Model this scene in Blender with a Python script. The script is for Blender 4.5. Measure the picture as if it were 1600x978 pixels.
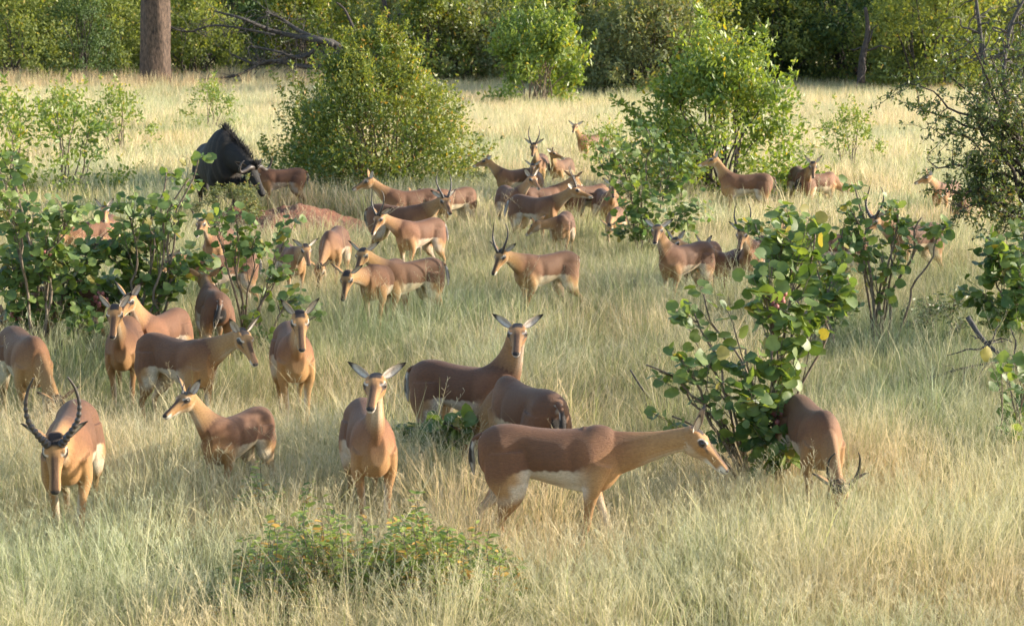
import bpy, math, random
import numpy as np
from mathutils import Vector, Matrix, kdtree
R = math.radians
for o in list(bpy.data.objects): bpy.data.objects.remove(o)
scn = bpy.context.scene
COL = scn.collection
rnd = random.Random(7)
rng = np.random.default_rng(11)

# ------------------------------------------------------------------ camera, sky, sun
FPX, CX, CY, CAMH = 3000.0, 800.0, 489.0, 3.2
PITCH = math.atan((489 - 22) / FPX)
cam_d = bpy.data.cameras.new('camera'); cam = bpy.data.objects.new('camera', cam_d); COL.objects.link(cam)
cam.location = (0, 0, CAMH); cam.rotation_euler = (R(90) - PITCH, 0, 0)
cam_d.sensor_width = 36; cam_d.lens = 36 * FPX / 1600; cam_d.clip_start = .5; cam_d.clip_end = 6000
cam_d.dof.use_dof = True; cam_d.dof.focus_distance = 15.0; cam_d.dof.aperture_fstop = 6.3
scn.camera = cam
scn.cycles.max_bounces = 5; scn.cycles.diffuse_bounces = 3; scn.cycles.glossy_bounces = 2; scn.cycles.transmission_bounces = 3
SUN_EL, SUN_AZ = R(19), R(9)          # azimuth of the sun measured from +X; plus is away from the camera
sd = Vector((math.cos(SUN_AZ) * math.cos(SUN_EL), math.sin(SUN_AZ) * math.cos(SUN_EL), math.sin(SUN_EL)))
w = bpy.data.worlds.new('World'); scn.world = w; w.use_nodes = True
nt = w.node_tree; bg = nt.nodes['Background']; sk = nt.nodes.new('ShaderNodeTexSky')
sk.sky_type = 'NISHITA'; sk.sun_disc = False; sk.sun_elevation = SUN_EL
sk.sun_rotation = math.atan2(sd.x, sd.y); sk.dust_density = 1.5
nt.links.new(sk.outputs[0], bg.inputs[0]); bg.inputs[1].default_value = .15
sl = bpy.data.lights.new('sun', 'SUN'); sl.energy = 4.0; sl.angle = R(.6); sl.color = (1, .885, .73)
so = bpy.data.objects.new('sun', sl); COL.objects.link(so); so.rotation_euler = sd.to_track_quat('Z', 'Y').to_euler()
scn.view_settings.view_transform = 'Standard'; scn.view_settings.look = 'None'
scn.view_settings.exposure = 1.33; scn.view_settings.gamma = 1

fwd = Vector((0, math.cos(PITCH), -math.sin(PITCH))); upv = Vector((0, math.sin(PITCH), math.cos(PITCH)))
def ray(u, v): return fwd + Vector((1, 0, 0)) * ((u - CX) / FPX) + upv * ((CY - v) / FPX)
def at_h(u, v, z=0.0):
    d = ray(u, v); return Vector((0, 0, CAMH)) + d * ((z - CAMH) / d.z)
def at_y(u, v, y):
    d = ray(u, v); return Vector((0, 0, CAMH)) + d * (y / d.y)

# ------------------------------------------------------------------ helpers
def tag(o, label=None, cat=None, group=None, kind=None):
    if label: o['label'] = label
    if cat: o['category'] = cat
    if group: o['group'] = group
    if kind: o['kind'] = kind
    return o
def empty(name, loc, rz=0):
    o = bpy.data.objects.new(name, None); COL.objects.link(o); o.location = loc; o.rotation_euler = (0, 0, rz)
    o.empty_display_size = .1
    return o
def link(name, me, parent=None):
    o = bpy.data.objects.new(name, me); COL.objects.link(o)
    if parent: o.parent = parent
    return o
def mesh_np(name, V, F, mat=None, cols=None, smooth=True, attr='col'):
    """V (n,3); F list of index arrays of equal length, or an (m,k) array"""
    me = bpy.data.meshes.new(name)
    V = np.asarray(V, np.float32)
    if isinstance(F, np.ndarray): Fs = [F]
    else: Fs = F
    tot = sum(f.size for f in Fs); nf = sum(len(f) for f in Fs)
    me.vertices.add(len(V)); me.vertices.foreach_set('co', V.ravel())
    me.loops.add(tot); me.loops.foreach_set('vertex_index', np.concatenate([f.ravel() for f in Fs]).astype(np.int32))
    st = []; s = 0
    for f in Fs:
        st.append(s + np.arange(len(f)) * f.shape[1]); s += f.size
    me.polygons.add(nf); me.polygons.foreach_set('loop_start', np.concatenate(st).astype(np.int32))
    me.update(calc_edges=True)
    if smooth: me.polygons.foreach_set('use_smooth', np.ones(nf, bool))
    if cols is not None:
        a = me.color_attributes.new(attr, 'FLOAT_COLOR', 'POINT')
        c = np.ones((len(V), 4), np.float32); c[:, :3] = cols
        a.data.foreach_set('color', c.ravel())
    if mat: me.materials.append(mat)
    return me
def catmull(P, n):
    P = np.asarray(P, float); k = len(P)
    t = np.linspace(0, k - 1, n); i = np.clip(t.astype(int), 0, k - 2); f = (t - i)[:, None]
    p0 = P[np.clip(i - 1, 0, k - 1)]; p1 = P[i]; p2 = P[i + 1]; p3 = P[np.clip(i + 2, 0, k - 1)]
    return .5 * ((2 * p1) + (-p0 + p2) * f + (2 * p0 - 5 * p1 + 4 * p2 - p3) * f ** 2 + (-p0 + 3 * p1 - 3 * p2 + p3) * f ** 3)
def nrm(a):
    a = np.asarray(a, float); return a / (np.linalg.norm(a, axis=-1, keepdims=True) + 1e-12)
def grid_faces(nr, ns, off=0):
    i = np.arange(nr - 1)[:, None]; j = np.arange(ns)[None, :]
    a = i * ns + j; b = i * ns + (j + 1) % ns
    return (np.stack([a, a + 0 * b + ns * 0, b, b], -1) * 0 + np.stack([a, b, b + ns, a + ns], -1)).reshape(-1, 4) + off
def tube(P, rad, ns=6, rb=None, ref=(0, 1, 0), caps=True):
    """tube along P; rad in the direction ref x T .. ; rb along ref"""
    P = np.asarray(P, float); n = len(P); rad = np.broadcast_to(rad, n); rb = rad if rb is None else np.broadcast_to(rb, n)
    T = nrm(np.gradient(P, axis=0)); ref = np.asarray(ref, float)
    S = nrm(ref - T * (T @ ref)[:, None]); U = np.cross(T, S)
    a = np.linspace(0, 2 * np.pi, ns, endpoint=False)
    V = P[:, None] + np.cos(a)[None, :, None] * (U * rad[:, None])[:, None] + np.sin(a)[None, :, None] * (S * rb[:, None])[:, None]
    V = V.reshape(-1, 3); F = [grid_faces(n, ns)]
    if caps:
        m = len(V); V = np.vstack([V, P[0], P[-1]])
        j = np.arange(ns); k = (j + 1) % ns
        F.append(np.stack([k, j, np.full(ns, m)], -1)); b = (n - 1) * ns
        F.append(np.stack([j + b, k + b, np.full(ns, m + 1)], -1))
    return V, F
def join(parts):
    """parts: list of (V, [F...]) -> V, [F3, F4]"""
    Vs = []; f3 = []; f4 = []; off = 0
    for V, F in parts:
        for f in F: (f3 if f.shape[1] == 3 else f4).append(f + off)
        Vs.append(V); off += len(V)
    return np.vstack(Vs), [np.concatenate(x) for x in (f3, f4) if x]

# ------------------------------------------------------------------ materials
def new_mat(name):
    m = bpy.data.materials.new(name); m.use_nodes = True; nt = m.node_tree
    b = nt.nodes['Principled BSDF']; return m, nt, b
def N(nt, t, **k):
    n = nt.nodes.new(t)
    for a, v in k.items():
        if isinstance(v, (int, float, tuple)) and a in [i.name for i in n.inputs]: n.inputs[a].default_value = v
        else: setattr(n, a, v)
    return n
def mixcol(nt, a, b, fac, mode='MIX'):
    n = nt.nodes.new('ShaderNodeMix'); n.data_type = 'RGBA'; n.blend_type = mode
    for s, v in ((6, a), (7, b), (0, fac)):
        if hasattr(v, 'links'): nt.links.new(v, n.inputs[s])
        else: n.inputs[s].default_value = v if s == 0 else (*v, 1)
    return n.outputs[2]
def noise(nt, scale, detail=3, vec=None, rough=.55):
    n = nt.nodes.new('ShaderNodeTexNoise'); n.inputs['Scale'].default_value = scale; n.inputs['Detail'].default_value = detail
    n.inputs['Roughness'].default_value = rough
    if vec: nt.links.new(vec, n.inputs['Vector'])
    return n.outputs[0]
def ramp(nt, fac, stops):
    n = nt.nodes.new('ShaderNodeValToRGB'); nt.links.new(fac, n.inputs[0]); e = n.color_ramp.elements
    while len(e) < len(stops): e.new(.5)
    for i, (p, c) in enumerate(stops): e[i].position = p; e[i].color = (*c, 1) if len(c) == 3 else c
    return n.outputs[0]
def coat_mat(name, rough=.62, sheen=.35, dark=.72):
    m, nt, b = new_mat(name)
    at = nt.nodes.new('ShaderNodeAttribute'); at.attribute_name = 'col'
    tc = nt.nodes.new('ShaderNodeTexCoord')
    n1 = noise(nt, 9, 6, tc.outputs['Object'], .7); mp = nt.nodes.new('ShaderNodeMapping'); mp.inputs['Scale'].default_value = (.35, 1, 1); nt.links.new(tc.outputs['Object'], mp.inputs[0]); n2 = noise(nt, 110, 5, mp.outputs[0], .8)
    c = mixcol(nt, at.outputs[0], (dark, dark * .95, dark * .9), n1, 'MULTIPLY')
    r = ramp(nt, n2, [(.3, (.66, .64, .62)), (.7, (1.25, 1.25, 1.25))])
    c = mixcol(nt, c, r, .9, 'MULTIPLY')
    nt.links.new(c, b.inputs['Base Color']); b.inputs['Roughness'].default_value = rough
    b.inputs['Sheen Weight'].default_value = sheen; b.inputs['Sheen Roughness'].default_value = .45
    b.inputs['Sheen Tint'].default_value = (1, .85, .7, 1)
    bu = nt.nodes.new('ShaderNodeBump'); bu.inputs['Strength'].default_value = .8; bu.inputs['Distance'].default_value = .008
    nt.links.new(n2, bu.inputs['Height']); nt.links.new(bu.outputs[0], b.inputs['Normal'])
    return m
def leaf_mat(name, base, alt, dry, dryp=.08, trans=.35, attr=True, rough=.42):
    """base/alt colours mixed per leaf; a share dryp of the leaves is dry"""
    m, nt, b = new_mat(name); out = nt.nodes['Material Output']
    if attr:
        at = nt.nodes.new('ShaderNodeAttribute'); at.attribute_name = 'col'
        sp = nt.nodes.new('ShaderNodeSeparateColor'); nt.links.new(at.outputs[0], sp.inputs[0])
        f1, f2 = sp.outputs[0], sp.outputs[1]
    else:
        oi = nt.nodes.new('ShaderNodeObjectInfo'); f1 = oi.outputs['Random']
        wn = nt.nodes.new('ShaderNodeTexWhiteNoise'); wn.noise_dimensions = '1D'; nt.links.new(f1, wn.inputs['W']); f2 = wn.outputs[0]
    c = mixcol(nt, base, alt, f1)
    g = nt.nodes.new('ShaderNodeMath'); g.operation = 'GREATER_THAN'; g.inputs[1].default_value = 1 - dryp; nt.links.new(f2, g.inputs[0])
    c = mixcol(nt, c, dry, g.outputs[0])
    tc = nt.nodes.new('ShaderNodeNewGeometry')
    n1 = noise(nt, 18, 3, tc.outputs['Position'])
    c = mixcol(nt, c, ramp(nt, n1, [(.3, (.7, .72, .7)), (.7, (1.2, 1.2, 1.1))]), .8, 'MULTIPLY')
    nt.links.new(c, b.inputs['Base Color']); b.inputs['Roughness'].default_value = rough
    tr = nt.nodes.new('ShaderNodeBsdfTranslucent')
    c2 = mixcol(nt, c, (1.6, 1.5, .55), 1, 'MULTIPLY'); nt.links.new(c2, tr.inputs[0])
    mx = nt.nodes.new('ShaderNodeMixShader'); mx.inputs[0].default_value = trans
    nt.links.new(b.outputs[0], mx.inputs[1]); nt.links.new(tr.outputs[0], mx.inputs[2]); nt.links.new(mx.outputs[0], out.inputs[0])
    return m
def bark_mat(name, c1, c2, scale=8, bump=.6, stretch=5):
    m, nt, b = new_mat(name); tc = nt.nodes.new('ShaderNodeTexCoord')
    mp = nt.nodes.new('ShaderNodeMapping'); mp.inputs['Scale'].default_value = (stretch, stretch, 1); nt.links.new(tc.outputs['Object'], mp.inputs[0])
    n1 = noise(nt, scale, 6, mp.outputs[0], .65)
    nt.links.new(ramp(nt, n1, [(.35, c1), (.62, c2)]), b.inputs['Base Color']); b.inputs['Roughness'].default_value = .9
    bu = nt.nodes.new('ShaderNodeBump'); bu.inputs['Strength'].default_value = bump; bu.inputs['Distance'].default_value = .03
    nt.links.new(n1, bu.inputs['Height']); nt.links.new(bu.outputs[0], b.inputs['Normal'])
    return m
M = {}
M['coat'] = coat_mat('impala_coat', .68, .08); M['black_coat'] = coat_mat('wildebeest_coat', .75, .0, .6)
def simple(name, c, rough=.5, spec=.5):
    m, nt, b = new_mat(name); tc = nt.nodes.new('ShaderNodeTexCoord'); n1 = noise(nt, 40, 3, tc.outputs['Object'])
    nt.links.new(mixcol(nt, tuple(x * .75 for x in c), tuple(min(1, x * 1.25) for x in c), n1), b.inputs['Base Color'])
    b.inputs['Roughness'].default_value = rough; b.inputs['Specular IOR Level'].default_value = spec
    return m
M['eye'] = simple('eye', (.012, .008, .006), .12, .8)
M['horn'] = simple('horn', (.045, .038, .034), .42)
M['horn_grey'] = simple('wildebeest_horn', (.07, .06, .055), .45)
M['hair'] = simple('mane_hair', (.008, .007, .007), .7)
M['hoof'] = simple('hoof', (.03, .025, .02), .4)
M['stem'] = bark_mat('shrub_stem', (.10, .075, .05), (.24, .19, .14), 20, .3, 2)
M['bark'] = bark_mat('tree_bark', (.030, .021, .016), (.15, .10, .07), 5, 1.0, 3)
M['deadwood'] = bark_mat('dead_wood', (.022, .02, .019), (.11, .10, .092), 9, .5, 3)
M['darkwood'] = bark_mat('dark_wood', (.025, .02, .018), (.10, .08, .07), 9, .5, 3)
M['leaf_round'] = leaf_mat('round_leaf', (.068, .130, .042), (.21, .28, .075), (.30, .26, .07), .04, .36, False, .5)
M['leaf_round_a'] = leaf_mat('round_leaf_stuff', (.068, .130, .042), (.21, .28, .075), (.30, .26, .07), .04, .36, True, .5)
M['leaf_light'] = leaf_mat('light_leaf', (.10, .18, .045), (.26, .32, .075), (.45, .36, .05), .08, .4)
M['leaf_bush'] = leaf_mat('bush_leaf', (.070, .135, .038), (.27, .29, .065), (.40, .24, .05), .08, .38)
M['leaf_dark'] = leaf_mat('dark_leaf', (.040, .080, .032), (.11, .17, .05), (.18, .12, .04), .05, .25, rough=.72)
M['leaf_far'] = leaf_mat('far_leaf', (.12, .160, .050), (.25, .29, .08), (.36, .29, .08), .07, .42, rough=.72)
M['leaf_grey'] = leaf_mat('grey_leaf', (.13, .16, .08), (.25, .27, .13), (.34, .25, .13), .10, .36, rough=.72)
M['leaf_thorn'] = leaf_mat('thorn_leaf', (.055, .095, .038), (.16, .20, .065), (.25, .18, .06), .05, .3)
M['leaf_forb'] = leaf_mat('forb_leaf', (.12, .20, .05), (.32, .38, .08), (.55, .33, .08), .15, .35)
M['pod'] = simple('seed_pods', (.30, .10, .09), .6)

# ------------------------------------------------------------------ ground
def ground_mat():
    m, nt, b = new_mat('dry_soil_and_thatch'); g = nt.nodes.new('ShaderNodeNewGeometry')
    n1 = noise(nt, .35, 4, g.outputs['Position']); n2 = noise(nt, 9, 6, g.outputs['Position'], .7)
    c = mixcol(nt, (.17, .15, .065), (.33, .27, .14), n1)
    c = mixcol(nt, c, ramp(nt, n2, [(.3, (.45, .45, .4)), (.7, (1.2, 1.15, 1.05))]), 1, 'MULTIPLY')
    nt.links.new(c, b.inputs['Base Color']); b.inputs['Roughness'].default_value = 1
    bu = nt.nodes.new('ShaderNodeBump'); bu.inputs['Strength'].default_value = .7; bu.inputs['Distance'].default_value = .05
    nt.links.new(n2, bu.inputs['Height']); nt.links.new(bu.outputs[0], b.inputs['Normal'])
    return m
xs = np.concatenate([[-3000, -800, -200], np.arange(-60, 61, 3), [200, 800, 3000]])
ys = np.concatenate([[-3000, -500, -60], np.arange(-15, 160, 3), [220, 500, 1200, 4000]])
X, Y = np.meshgrid(xs, ys); Z = np.zeros_like(X)
V = np.stack([X, Y, Z], -1).reshape(-1, 3); nx = len(xs)
i, j = np.meshgrid(np.arange(len(ys) - 1), np.arange(nx - 1), indexing='ij'); a = (i * nx + j).ravel()
gr = link('ground', mesh_np('ground', V, np.stack([a, a + 1, a + nx + 1, a + nx], -1), ground_mat())); tag(gr, 'dry savanna ground under the grass', kind='structure')

# ------------------------------------------------------------------ animals
def smoothstep(a, b, x):
    t = np.clip((x - a) / (b - a), 0, 1); return t * t * (3 - 2 * t)
def lerp(a, b, t): return a * (1 - t[:, None]) + np.asarray(b) * t[:, None]
IMPALA = dict(
    torso=[(-.425, .775, .64, .045), (-.39, .825, .58, .10), (-.32, .860, .55, .132), (-.22, .866, .565, .132), (-.09, .848, .545, .140),
           (.05, .840, .505, .158), (.17, .848, .478, .152), (.26, .868, .472, .126), (.335, .852, .50, .100), (.395, .79, .57, .055)],
    head=[(-.040, .012, .012, .012), (-.025, .040, .034, .038), (.015, .052, .046, .075), (.048, .060, .048, .086), (.075, .058, .044, .082), (.10, .044, .037, .070),
          (.135, .032, .030, .056), (.175, .0265, .024, .045), (.212, .0270, .018, .041), (.242, .0255, .013, .036), (.262, .016, .003, .022)],
    fleg=[(.27, .085, .66, .085, .055), (.235, .100, .52, .058, .042), (.245, .083, .40, .031, .027), (.255, .075, .275, .023, .023), (.253, .072, .17, .0145, .0145),
          (.253, .070, .09, .015, .015), (.27, .070, .03, .016, .016), (.275, .070, .0, .02, .018)],
    hleg=[(-.26, .068, .71, .13, .076), (-.250, .096, .58, .132, .068), (-.262, .102, .47, .088, .048), (-.325, .085, .365, .035, .028), (-.362, .078, .305, .026, .022), (-.350, .075, .19, .0155, .0155),
          (-.335, .074, .09, .016, .016), (-.315, .074, .03, .017, .017), (-.31, .074, .0, .02, .018)],
    neck0=(.25, 0, .715), nr=[(.175, .095), (.118, .060), (.078, .042), (.068, .044)], nlen=.43, hs=1.17)
TAN = np.array([.42, .235, .092]); SAD = np.array([.142, .058, .021]); PALE = np.array([.60, .50, .37]); WHITE = np.array([.76, .72, .65]); BLK = np.array([.02, .015, .013])
def frame(yaw, pitch, roll=0):
    f = np.array([math.cos(pitch) * math.cos(yaw), math.cos(pitch) * math.sin(yaw), math.sin(pitch)])
    l = np.array([-math.sin(yaw), math.cos(yaw), 0]); u = np.cross(f, l)
    if roll:
        l, u = l * math.cos(roll) + u * math.sin(roll), u * math.cos(roll) - l * math.sin(roll)
    return np.stack([f, l, u], 1)          # columns
def impala_colour(part, rest, dkf, buck, pos):
    n = len(rest); c = np.tile(TAN, (n, 1))
    x, y, z = rest.T
    t = part == 0                                   # torso and legs in rest coordinates; the neck root takes the torso's pattern
    kn = part == 1; tn = x.copy(); yn = y.copy(); x = np.where(kn, pos[:, 0], x); y = np.where(kn, pos[:, 1], y); z = np.where(kn, pos[:, 2], z)
    wob = .004 * np.sin(x * 23) + .004 * np.sin(x * 61 + y * 20) + .003 * np.sin(x * 140 + z * 50)
    bound = .622 + wob - .06 * smoothstep(-.16, -.30, x) + .10 * smoothstep(.12, .36, x); soft = .008 + .085 * smoothstep(.10, .34, x) + .05 * smoothstep(-.2, -.3, x)
    cc = np.tile(PALE, (n, 1)) * .92
    cc = lerp(cc, TAN * 1.0, smoothstep(.12, .25, x)); cc = lerp(cc, TAN * 1.0, smoothstep(-.14, -.22, x) * smoothstep(.42, .50, z))
    cc = lerp(cc, WHITE, smoothstep(.545, .505, z) * smoothstep(.24, .15, x) * smoothstep(-.22, -.15, x)); cc = lerp(cc, PALE, smoothstep(.56, .50, z) * smoothstep(-.12, -.18, x) * smoothstep(-.27, -.22, x) * smoothstep(.36, .44, z))
    cc = lerp(cc, SAD, smoothstep(bound - soft, bound + soft, z))
    cc = lerp(cc, SAD * .82, smoothstep(.80, .87, z)); cc = lerp(cc, SAD * 1.7, smoothstep(.08, .20, x) * .6 * smoothstep(.55, .7, z) * smoothstep(.86, .78, z)); cc = lerp(cc, SAD * 1.5, smoothstep(-.2, -.3, x) * .5 * smoothstep(.80, .70, z) * smoothstep(.5, .6, z))
    leg = smoothstep(.47, .40, z); cc = lerp(cc, TAN * .95, leg * (np.abs(y) > .03))
    cc = lerp(cc, PALE, leg * smoothstep(.078, .06, np.abs(y)))
    cc = lerp(cc, WHITE * .9, smoothstep(.50, .47, z) * smoothstep(.06, .045, np.abs(y)))
    xr = np.interp(z, [.3, .4, .5, .6, .7, .78, .83, .87], [-.385, -.375, -.365, -.425, -.44, -.43, -.39, -.33]); d = x - xr
    rump = (z > .42) & (z < .80) & (x < -.30)
    w1 = smoothstep(.011, .007, d) * rump * .8; cc = lerp(cc, WHITE * .9, w1)
    bl = smoothstep(.006, .010, d) * smoothstep(.024, .018, d) * rump * smoothstep(.74, .70, z); cc = lerp(cc, BLK, bl)
    cc = lerp(cc, BLK, smoothstep(.05, .02, z))
    cc = lerp(cc, BLK * 2, (smoothstep(.03, .012, np.abs(z - .165)) * (x < -.3) * .8))
    c[t] = cc[t]
    k = part == 1                                   # neck: x = t along, y = cos angle (1 = top)
    x, y = tn, yn; nc = np.tile(TAN, (n, 1)); nc = lerp(nc, SAD * 1.15, smoothstep(-.5, .9, y) * smoothstep(1.2, .1, x) * .62)
    nc = lerp(nc, PALE, smoothstep(-.45, -.9, y) * smoothstep(.25, .6, x) * .7); nc = lerp(nc, WHITE, smoothstep(-.6, -.85, y) * smoothstep(.88, .98, x) * .8)
    nc = cc * (1 - smoothstep(.20, .60, x))[:, None] + nc * smoothstep(.20, .60, x)[:, None]; c[k] = nc[k]; x, y, z = rest.T
    h = part == 2
    ay = np.abs(y); hc = np.tile(TAN * np.array([.98, .95, .92]), (n, 1))
    hc = lerp(hc, PALE, smoothstep(-.02, -.05, z) * .6); hc = lerp(hc, TAN * .72, smoothstep(.03, .01, np.abs(x - .11)) * smoothstep(.0, .02, z) * .5)
    hc = lerp(hc, SAD * .5, .9 * smoothstep(.021, .012, ay) * smoothstep(.06, .11, x) * smoothstep(.0, .008, z))
    hc = lerp(hc, np.array([.022, .014, .012]), smoothstep(.036, .026, ay) * smoothstep(-.045, -.02, x) * smoothstep(.052, .036, x) * smoothstep(.015, .03, z))
    ed = np.sqrt(((x - .070) * .72) ** 2 + ((z - .017)) ** 2)
    side = ay > .022
    hc = lerp(hc, WHITE, .85 * smoothstep(.0225, .0195, ed) * side * smoothstep(.018, .026, z - .35 * (x - .07)))
    hc = lerp(hc, BLK * 4, smoothstep(.019, .015, ed) * side * .8)
    hc = lerp(hc, BLK * 2, smoothstep(.020, .015, ed) * side)
    hc = lerp(hc, BLK * 3, smoothstep(.009, .004, np.abs(z - .012 + .35 * (x - .09))) * (x > .075) * smoothstep(.135, .11, x) * side * .8)
    hc = lerp(hc, WHITE, smoothstep(.200, .225, x) * smoothstep(.006, -.004, z))
    hc = lerp(hc, WHITE, smoothstep(-.028, -.036, z + .1 * (x - .2)) * smoothstep(.12, .16, x))
    hc = lerp(hc, BLK, smoothstep(.243, .250, x) * smoothstep(-.010, -.004, z))
    hc = lerp(hc, BLK * 1.5, smoothstep(.003, .0015, np.abs(z + .021)) * (x > .225) * (ay < .02))
    c[h] = hc[h]
    c *= dkf
    return np.clip(c, 0, 1)
def gnu_colour(part, rest, dkf, buck, pos):
    n = len(rest); x, y, z = rest.T
    c = np.tile(np.array([.012, .0105, .0095]), (n, 1))
    st = (part == 0) & (x > -.1); s = (np.sin(x * 75 + z * 8) > .55) & st
    c[s] = np.array([.034, .028, .024]); c[part == 2] = np.array([.007, .006, .006])
    return c
def build_body(sp, voxel, pose, colour, buck=False, dkf=1.0):
    """one continuous skin: torso, neck, head and four legs lofted, fused and smoothed. Returns mesh, head matrix (4x4)"""
    parts = []; P = []; RS = []; PART = []
    def add(V, F, rest, part):
        parts.append((V, F)); P.append(V); RS.append(rest); PART.append(np.full(len(V), part))
    # torso
    T = catmull(sp['torso'], 64); a = np.linspace(0, 2 * np.pi, 36, endpoint=False)
    belly = pose.get('belly', 1.0)
    top = T[:, 1]; bot = T[:, 2] - (belly - 1) * .10 * np.exp(-((T[:, 0] + .02) / .18) ** 2); wd = T[:, 3] * (.93 if sp is IMPALA else 1) * (1 + (belly - 1) * .5)
    mid = bot + (top - bot) * .52
    ca, sa = np.cos(a), np.sin(a)
    zz = mid[:, None] + np.where(ca[None] > 0, (top - mid)[:, None], (mid - bot)[:, None]) * ca[None]
    wv = np.sign(sa) * np.abs(sa) ** .88
    yy = wd[:, None] * wv[None] * (1 - .10 * ca[None])
    if sp is IMPALA:
        X0 = T[:, 0:1]; e = lambda x0, sx, z0, sz: np.exp(-((X0 - x0) / sx) ** 2 - ((zz - z0) / sz) ** 2)
        yy = yy * (1 - .17 * e(-.17, .055, .70, .10) - .10 * e(.12, .035, .66, .14) + .08 * e(.24, .05, .70, .10) + .10 * e(-.30, .05, .78, .05) - .08 * e(.34, .03, .72, .08))
    V = np.stack([np.repeat(T[:, 0:1], 36, 1), yy, zz], -1).reshape(-1, 3)
    m = len(V); F = [grid_faces(64, 36)]; j = np.arange(36); k = (j + 1) % 36
    V = np.vstack([V, [T[0, 0], 0, mid[0]], [T[-1, 0], 0, mid[-1]]])
    F += [np.stack([k, j, np.full(36, m)], -1), np.stack([j + 63 * 36, k + 63 * 36, np.full(36, m + 1)], -1)]
    add(V, F, V.copy(), 0)
    # legs
    for key, top_z, sw in (('fleg', sp['fleg'][1][2], pose.get('f', (0, 0))), ('hleg', sp['hleg'][1][2], pose.get('h', (0, 0)))):
        for s, ang in zip((1, -1), sw):
            L = catmull(sp[key], 40); pts = L[:, :3].copy(); pts[:, 1] *= s
            V, F = tube(pts, L[:, 3], 14, L[:, 4]); rest = V.copy()
            piv = np.array([pts[4, 0], 0, top_z]); wgt = smoothstep(top_z + .06, top_z - .12, V[:, 2])
            an = R(ang) * wgt; dx = V[:, 0] - piv[0]; dz = V[:, 2] - piv[2]
            V[:, 0] = piv[0] + dx * np.cos(an) - dz * np.sin(an); V[:, 2] = piv[2] + dx * np.sin(an) + dz * np.cos(an)
            add(V, F, rest, 0)
    # neck
    ny, npi, hy, hp = (R(q) for q in pose['head'])
    b0 = np.array(sp['neck0']); nl = sp['nlen'] * pose.get('nl', 1)
    nd = frame(ny, npi)[:, 0]; poll = b0 + nd * nl
    HF = frame(hy, hp, R(pose.get('roll', 0)))
    start = frame(ny * .4, (npi + R(20)) * .5)[:, 0]
    c1 = b0 + start * nl * .38 - np.array([0, 0, pose.get('sag', 0)]); c2 = poll - nl * .30 * nrm(nd * 1.0 - HF[:, 2] * 0.0 + np.array([0, 0, .25 if npi > 0 else -.05]) + HF[:, 0] * .15)
    end = poll + HF @ np.array([.02, 0, -.012])
    t = np.linspace(0, 1, 26)[:, None]
    C = (1 - t) ** 3 * (b0 - np.array([.06, 0, .03])) + 3 * (1 - t) ** 2 * t * c1 + 3 * (1 - t) * t * t * c2 + t ** 3 * end
    thick = 1.22 if buck else 1.0
    nr = catmull(sp['nr'], 26) * (1 + (thick - 1) * np.sin(np.linspace(0, 1, 26) * np.pi)[:, None])
    lat = nrm(np.array([-math.sin(ny * .6), math.cos(ny * .6), 0]))
    V, F = tube(C, nr[:, 0], 20, nr[:, 1], lat)
    TT = nrm(np.gradient(C, axis=0)); UU = np.cross(TT, nrm(lat - TT * (TT @ lat)[:, None]))
    ang = np.linspace(0, 2 * np.pi, 20, endpoint=False)
    tt = np.append(np.repeat(t[:, 0], 20), [0, 1]); cs = np.append(np.tile(np.cos(ang), 26), [0, 0])
    add(V, F, np.stack([tt, cs, tt * 0], -1), 1)
    # head
    H = catmull(sp['head'], 44); w1, tp, bt = H[:, 1], H[:, 2], H[:, 3]
    a = np.linspace(0, 2 * np.pi, 24, endpoint=False); ca, sa = np.cos(a), np.sin(a)
    zz = np.where(ca[None] > 0, tp[:, None], bt[:, None]) * np.sign(ca) * np.abs(ca) ** .9
    yy = w1[:, None] * sa[None] * np.where(ca[None] < 0, 1 + .30 * ca[None], 1)
    V = np.stack([np.repeat(H[:, 0:1], 24, 1), yy, zz], -1).reshape(-1, 3); m = len(V)
    j = np.arange(24); k = (j + 1) % 24
    V = np.vstack([V, [H[0, 0], 0, 0], [H[-1, 0], 0, (tp[-1] - bt[-1]) / 2]])
    F = [grid_faces(44, 24), np.stack([k, j, np.full(24, m)], -1), np.stack([j + 43 * 24, k + 43 * 24, np.full(24, m + 1)], -1)]
    hs = sp.get('hs', 1.0); Vw = (V * hs) @ HF.T + poll
    add(Vw, F, V, 2)
    # brow ridges and cheeks
    for s in (1, -1):
        for (px, py, pz, r1) in ((.068, .040 * s, .024, .019), (.03, .030 * s, .02, .025)):
            tt_ = np.linspace(-1, 1, 7); pts = np.array([[px + q * r1 * 1.2, py, pz] for q in tt_])
            Vb, Fb = tube((pts * hs) @ HF.T + poll, np.sqrt(np.maximum(1 - tt_ ** 2, .02)) * r1 * hs, 8, None, HF[:, 2]); add(Vb, Fb, (Vb - poll) @ HF / hs, 2)
    V, F = join(parts)
    me0 = mesh_np('tmp', V, F); ob = bpy.data.objects.new('tmp', me0); COL.objects.link(ob)
    rm = ob.modifiers.new('r', 'REMESH'); rm.mode = 'VOXEL'; rm.voxel_size = voxel; rm.use_smooth_shade = True
    sm = ob.modifiers.new('s', 'SMOOTH'); sm.iterations = 7 if voxel < .011 else 3; sm.factor = .5
    dg = bpy.context.evaluated_depsgraph_get(); ev = ob.evaluated_get(dg)
    me = bpy.data.meshes.new_from_object(ev); bpy.data.objects.remove(ob); bpy.data.meshes.remove(me0)
    n = len(me.vertices); co = np.empty(n * 3, np.float32); me.vertices.foreach_get('co', co); co = co.reshape(-1, 3).astype(float)
    P = np.vstack(P); RS = np.vstack(RS); PART = np.concatenate(PART)
    kd = kdtree.KDTree(len(P))
    for ii, p in enumerate(P): kd.insert(p, ii)
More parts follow.
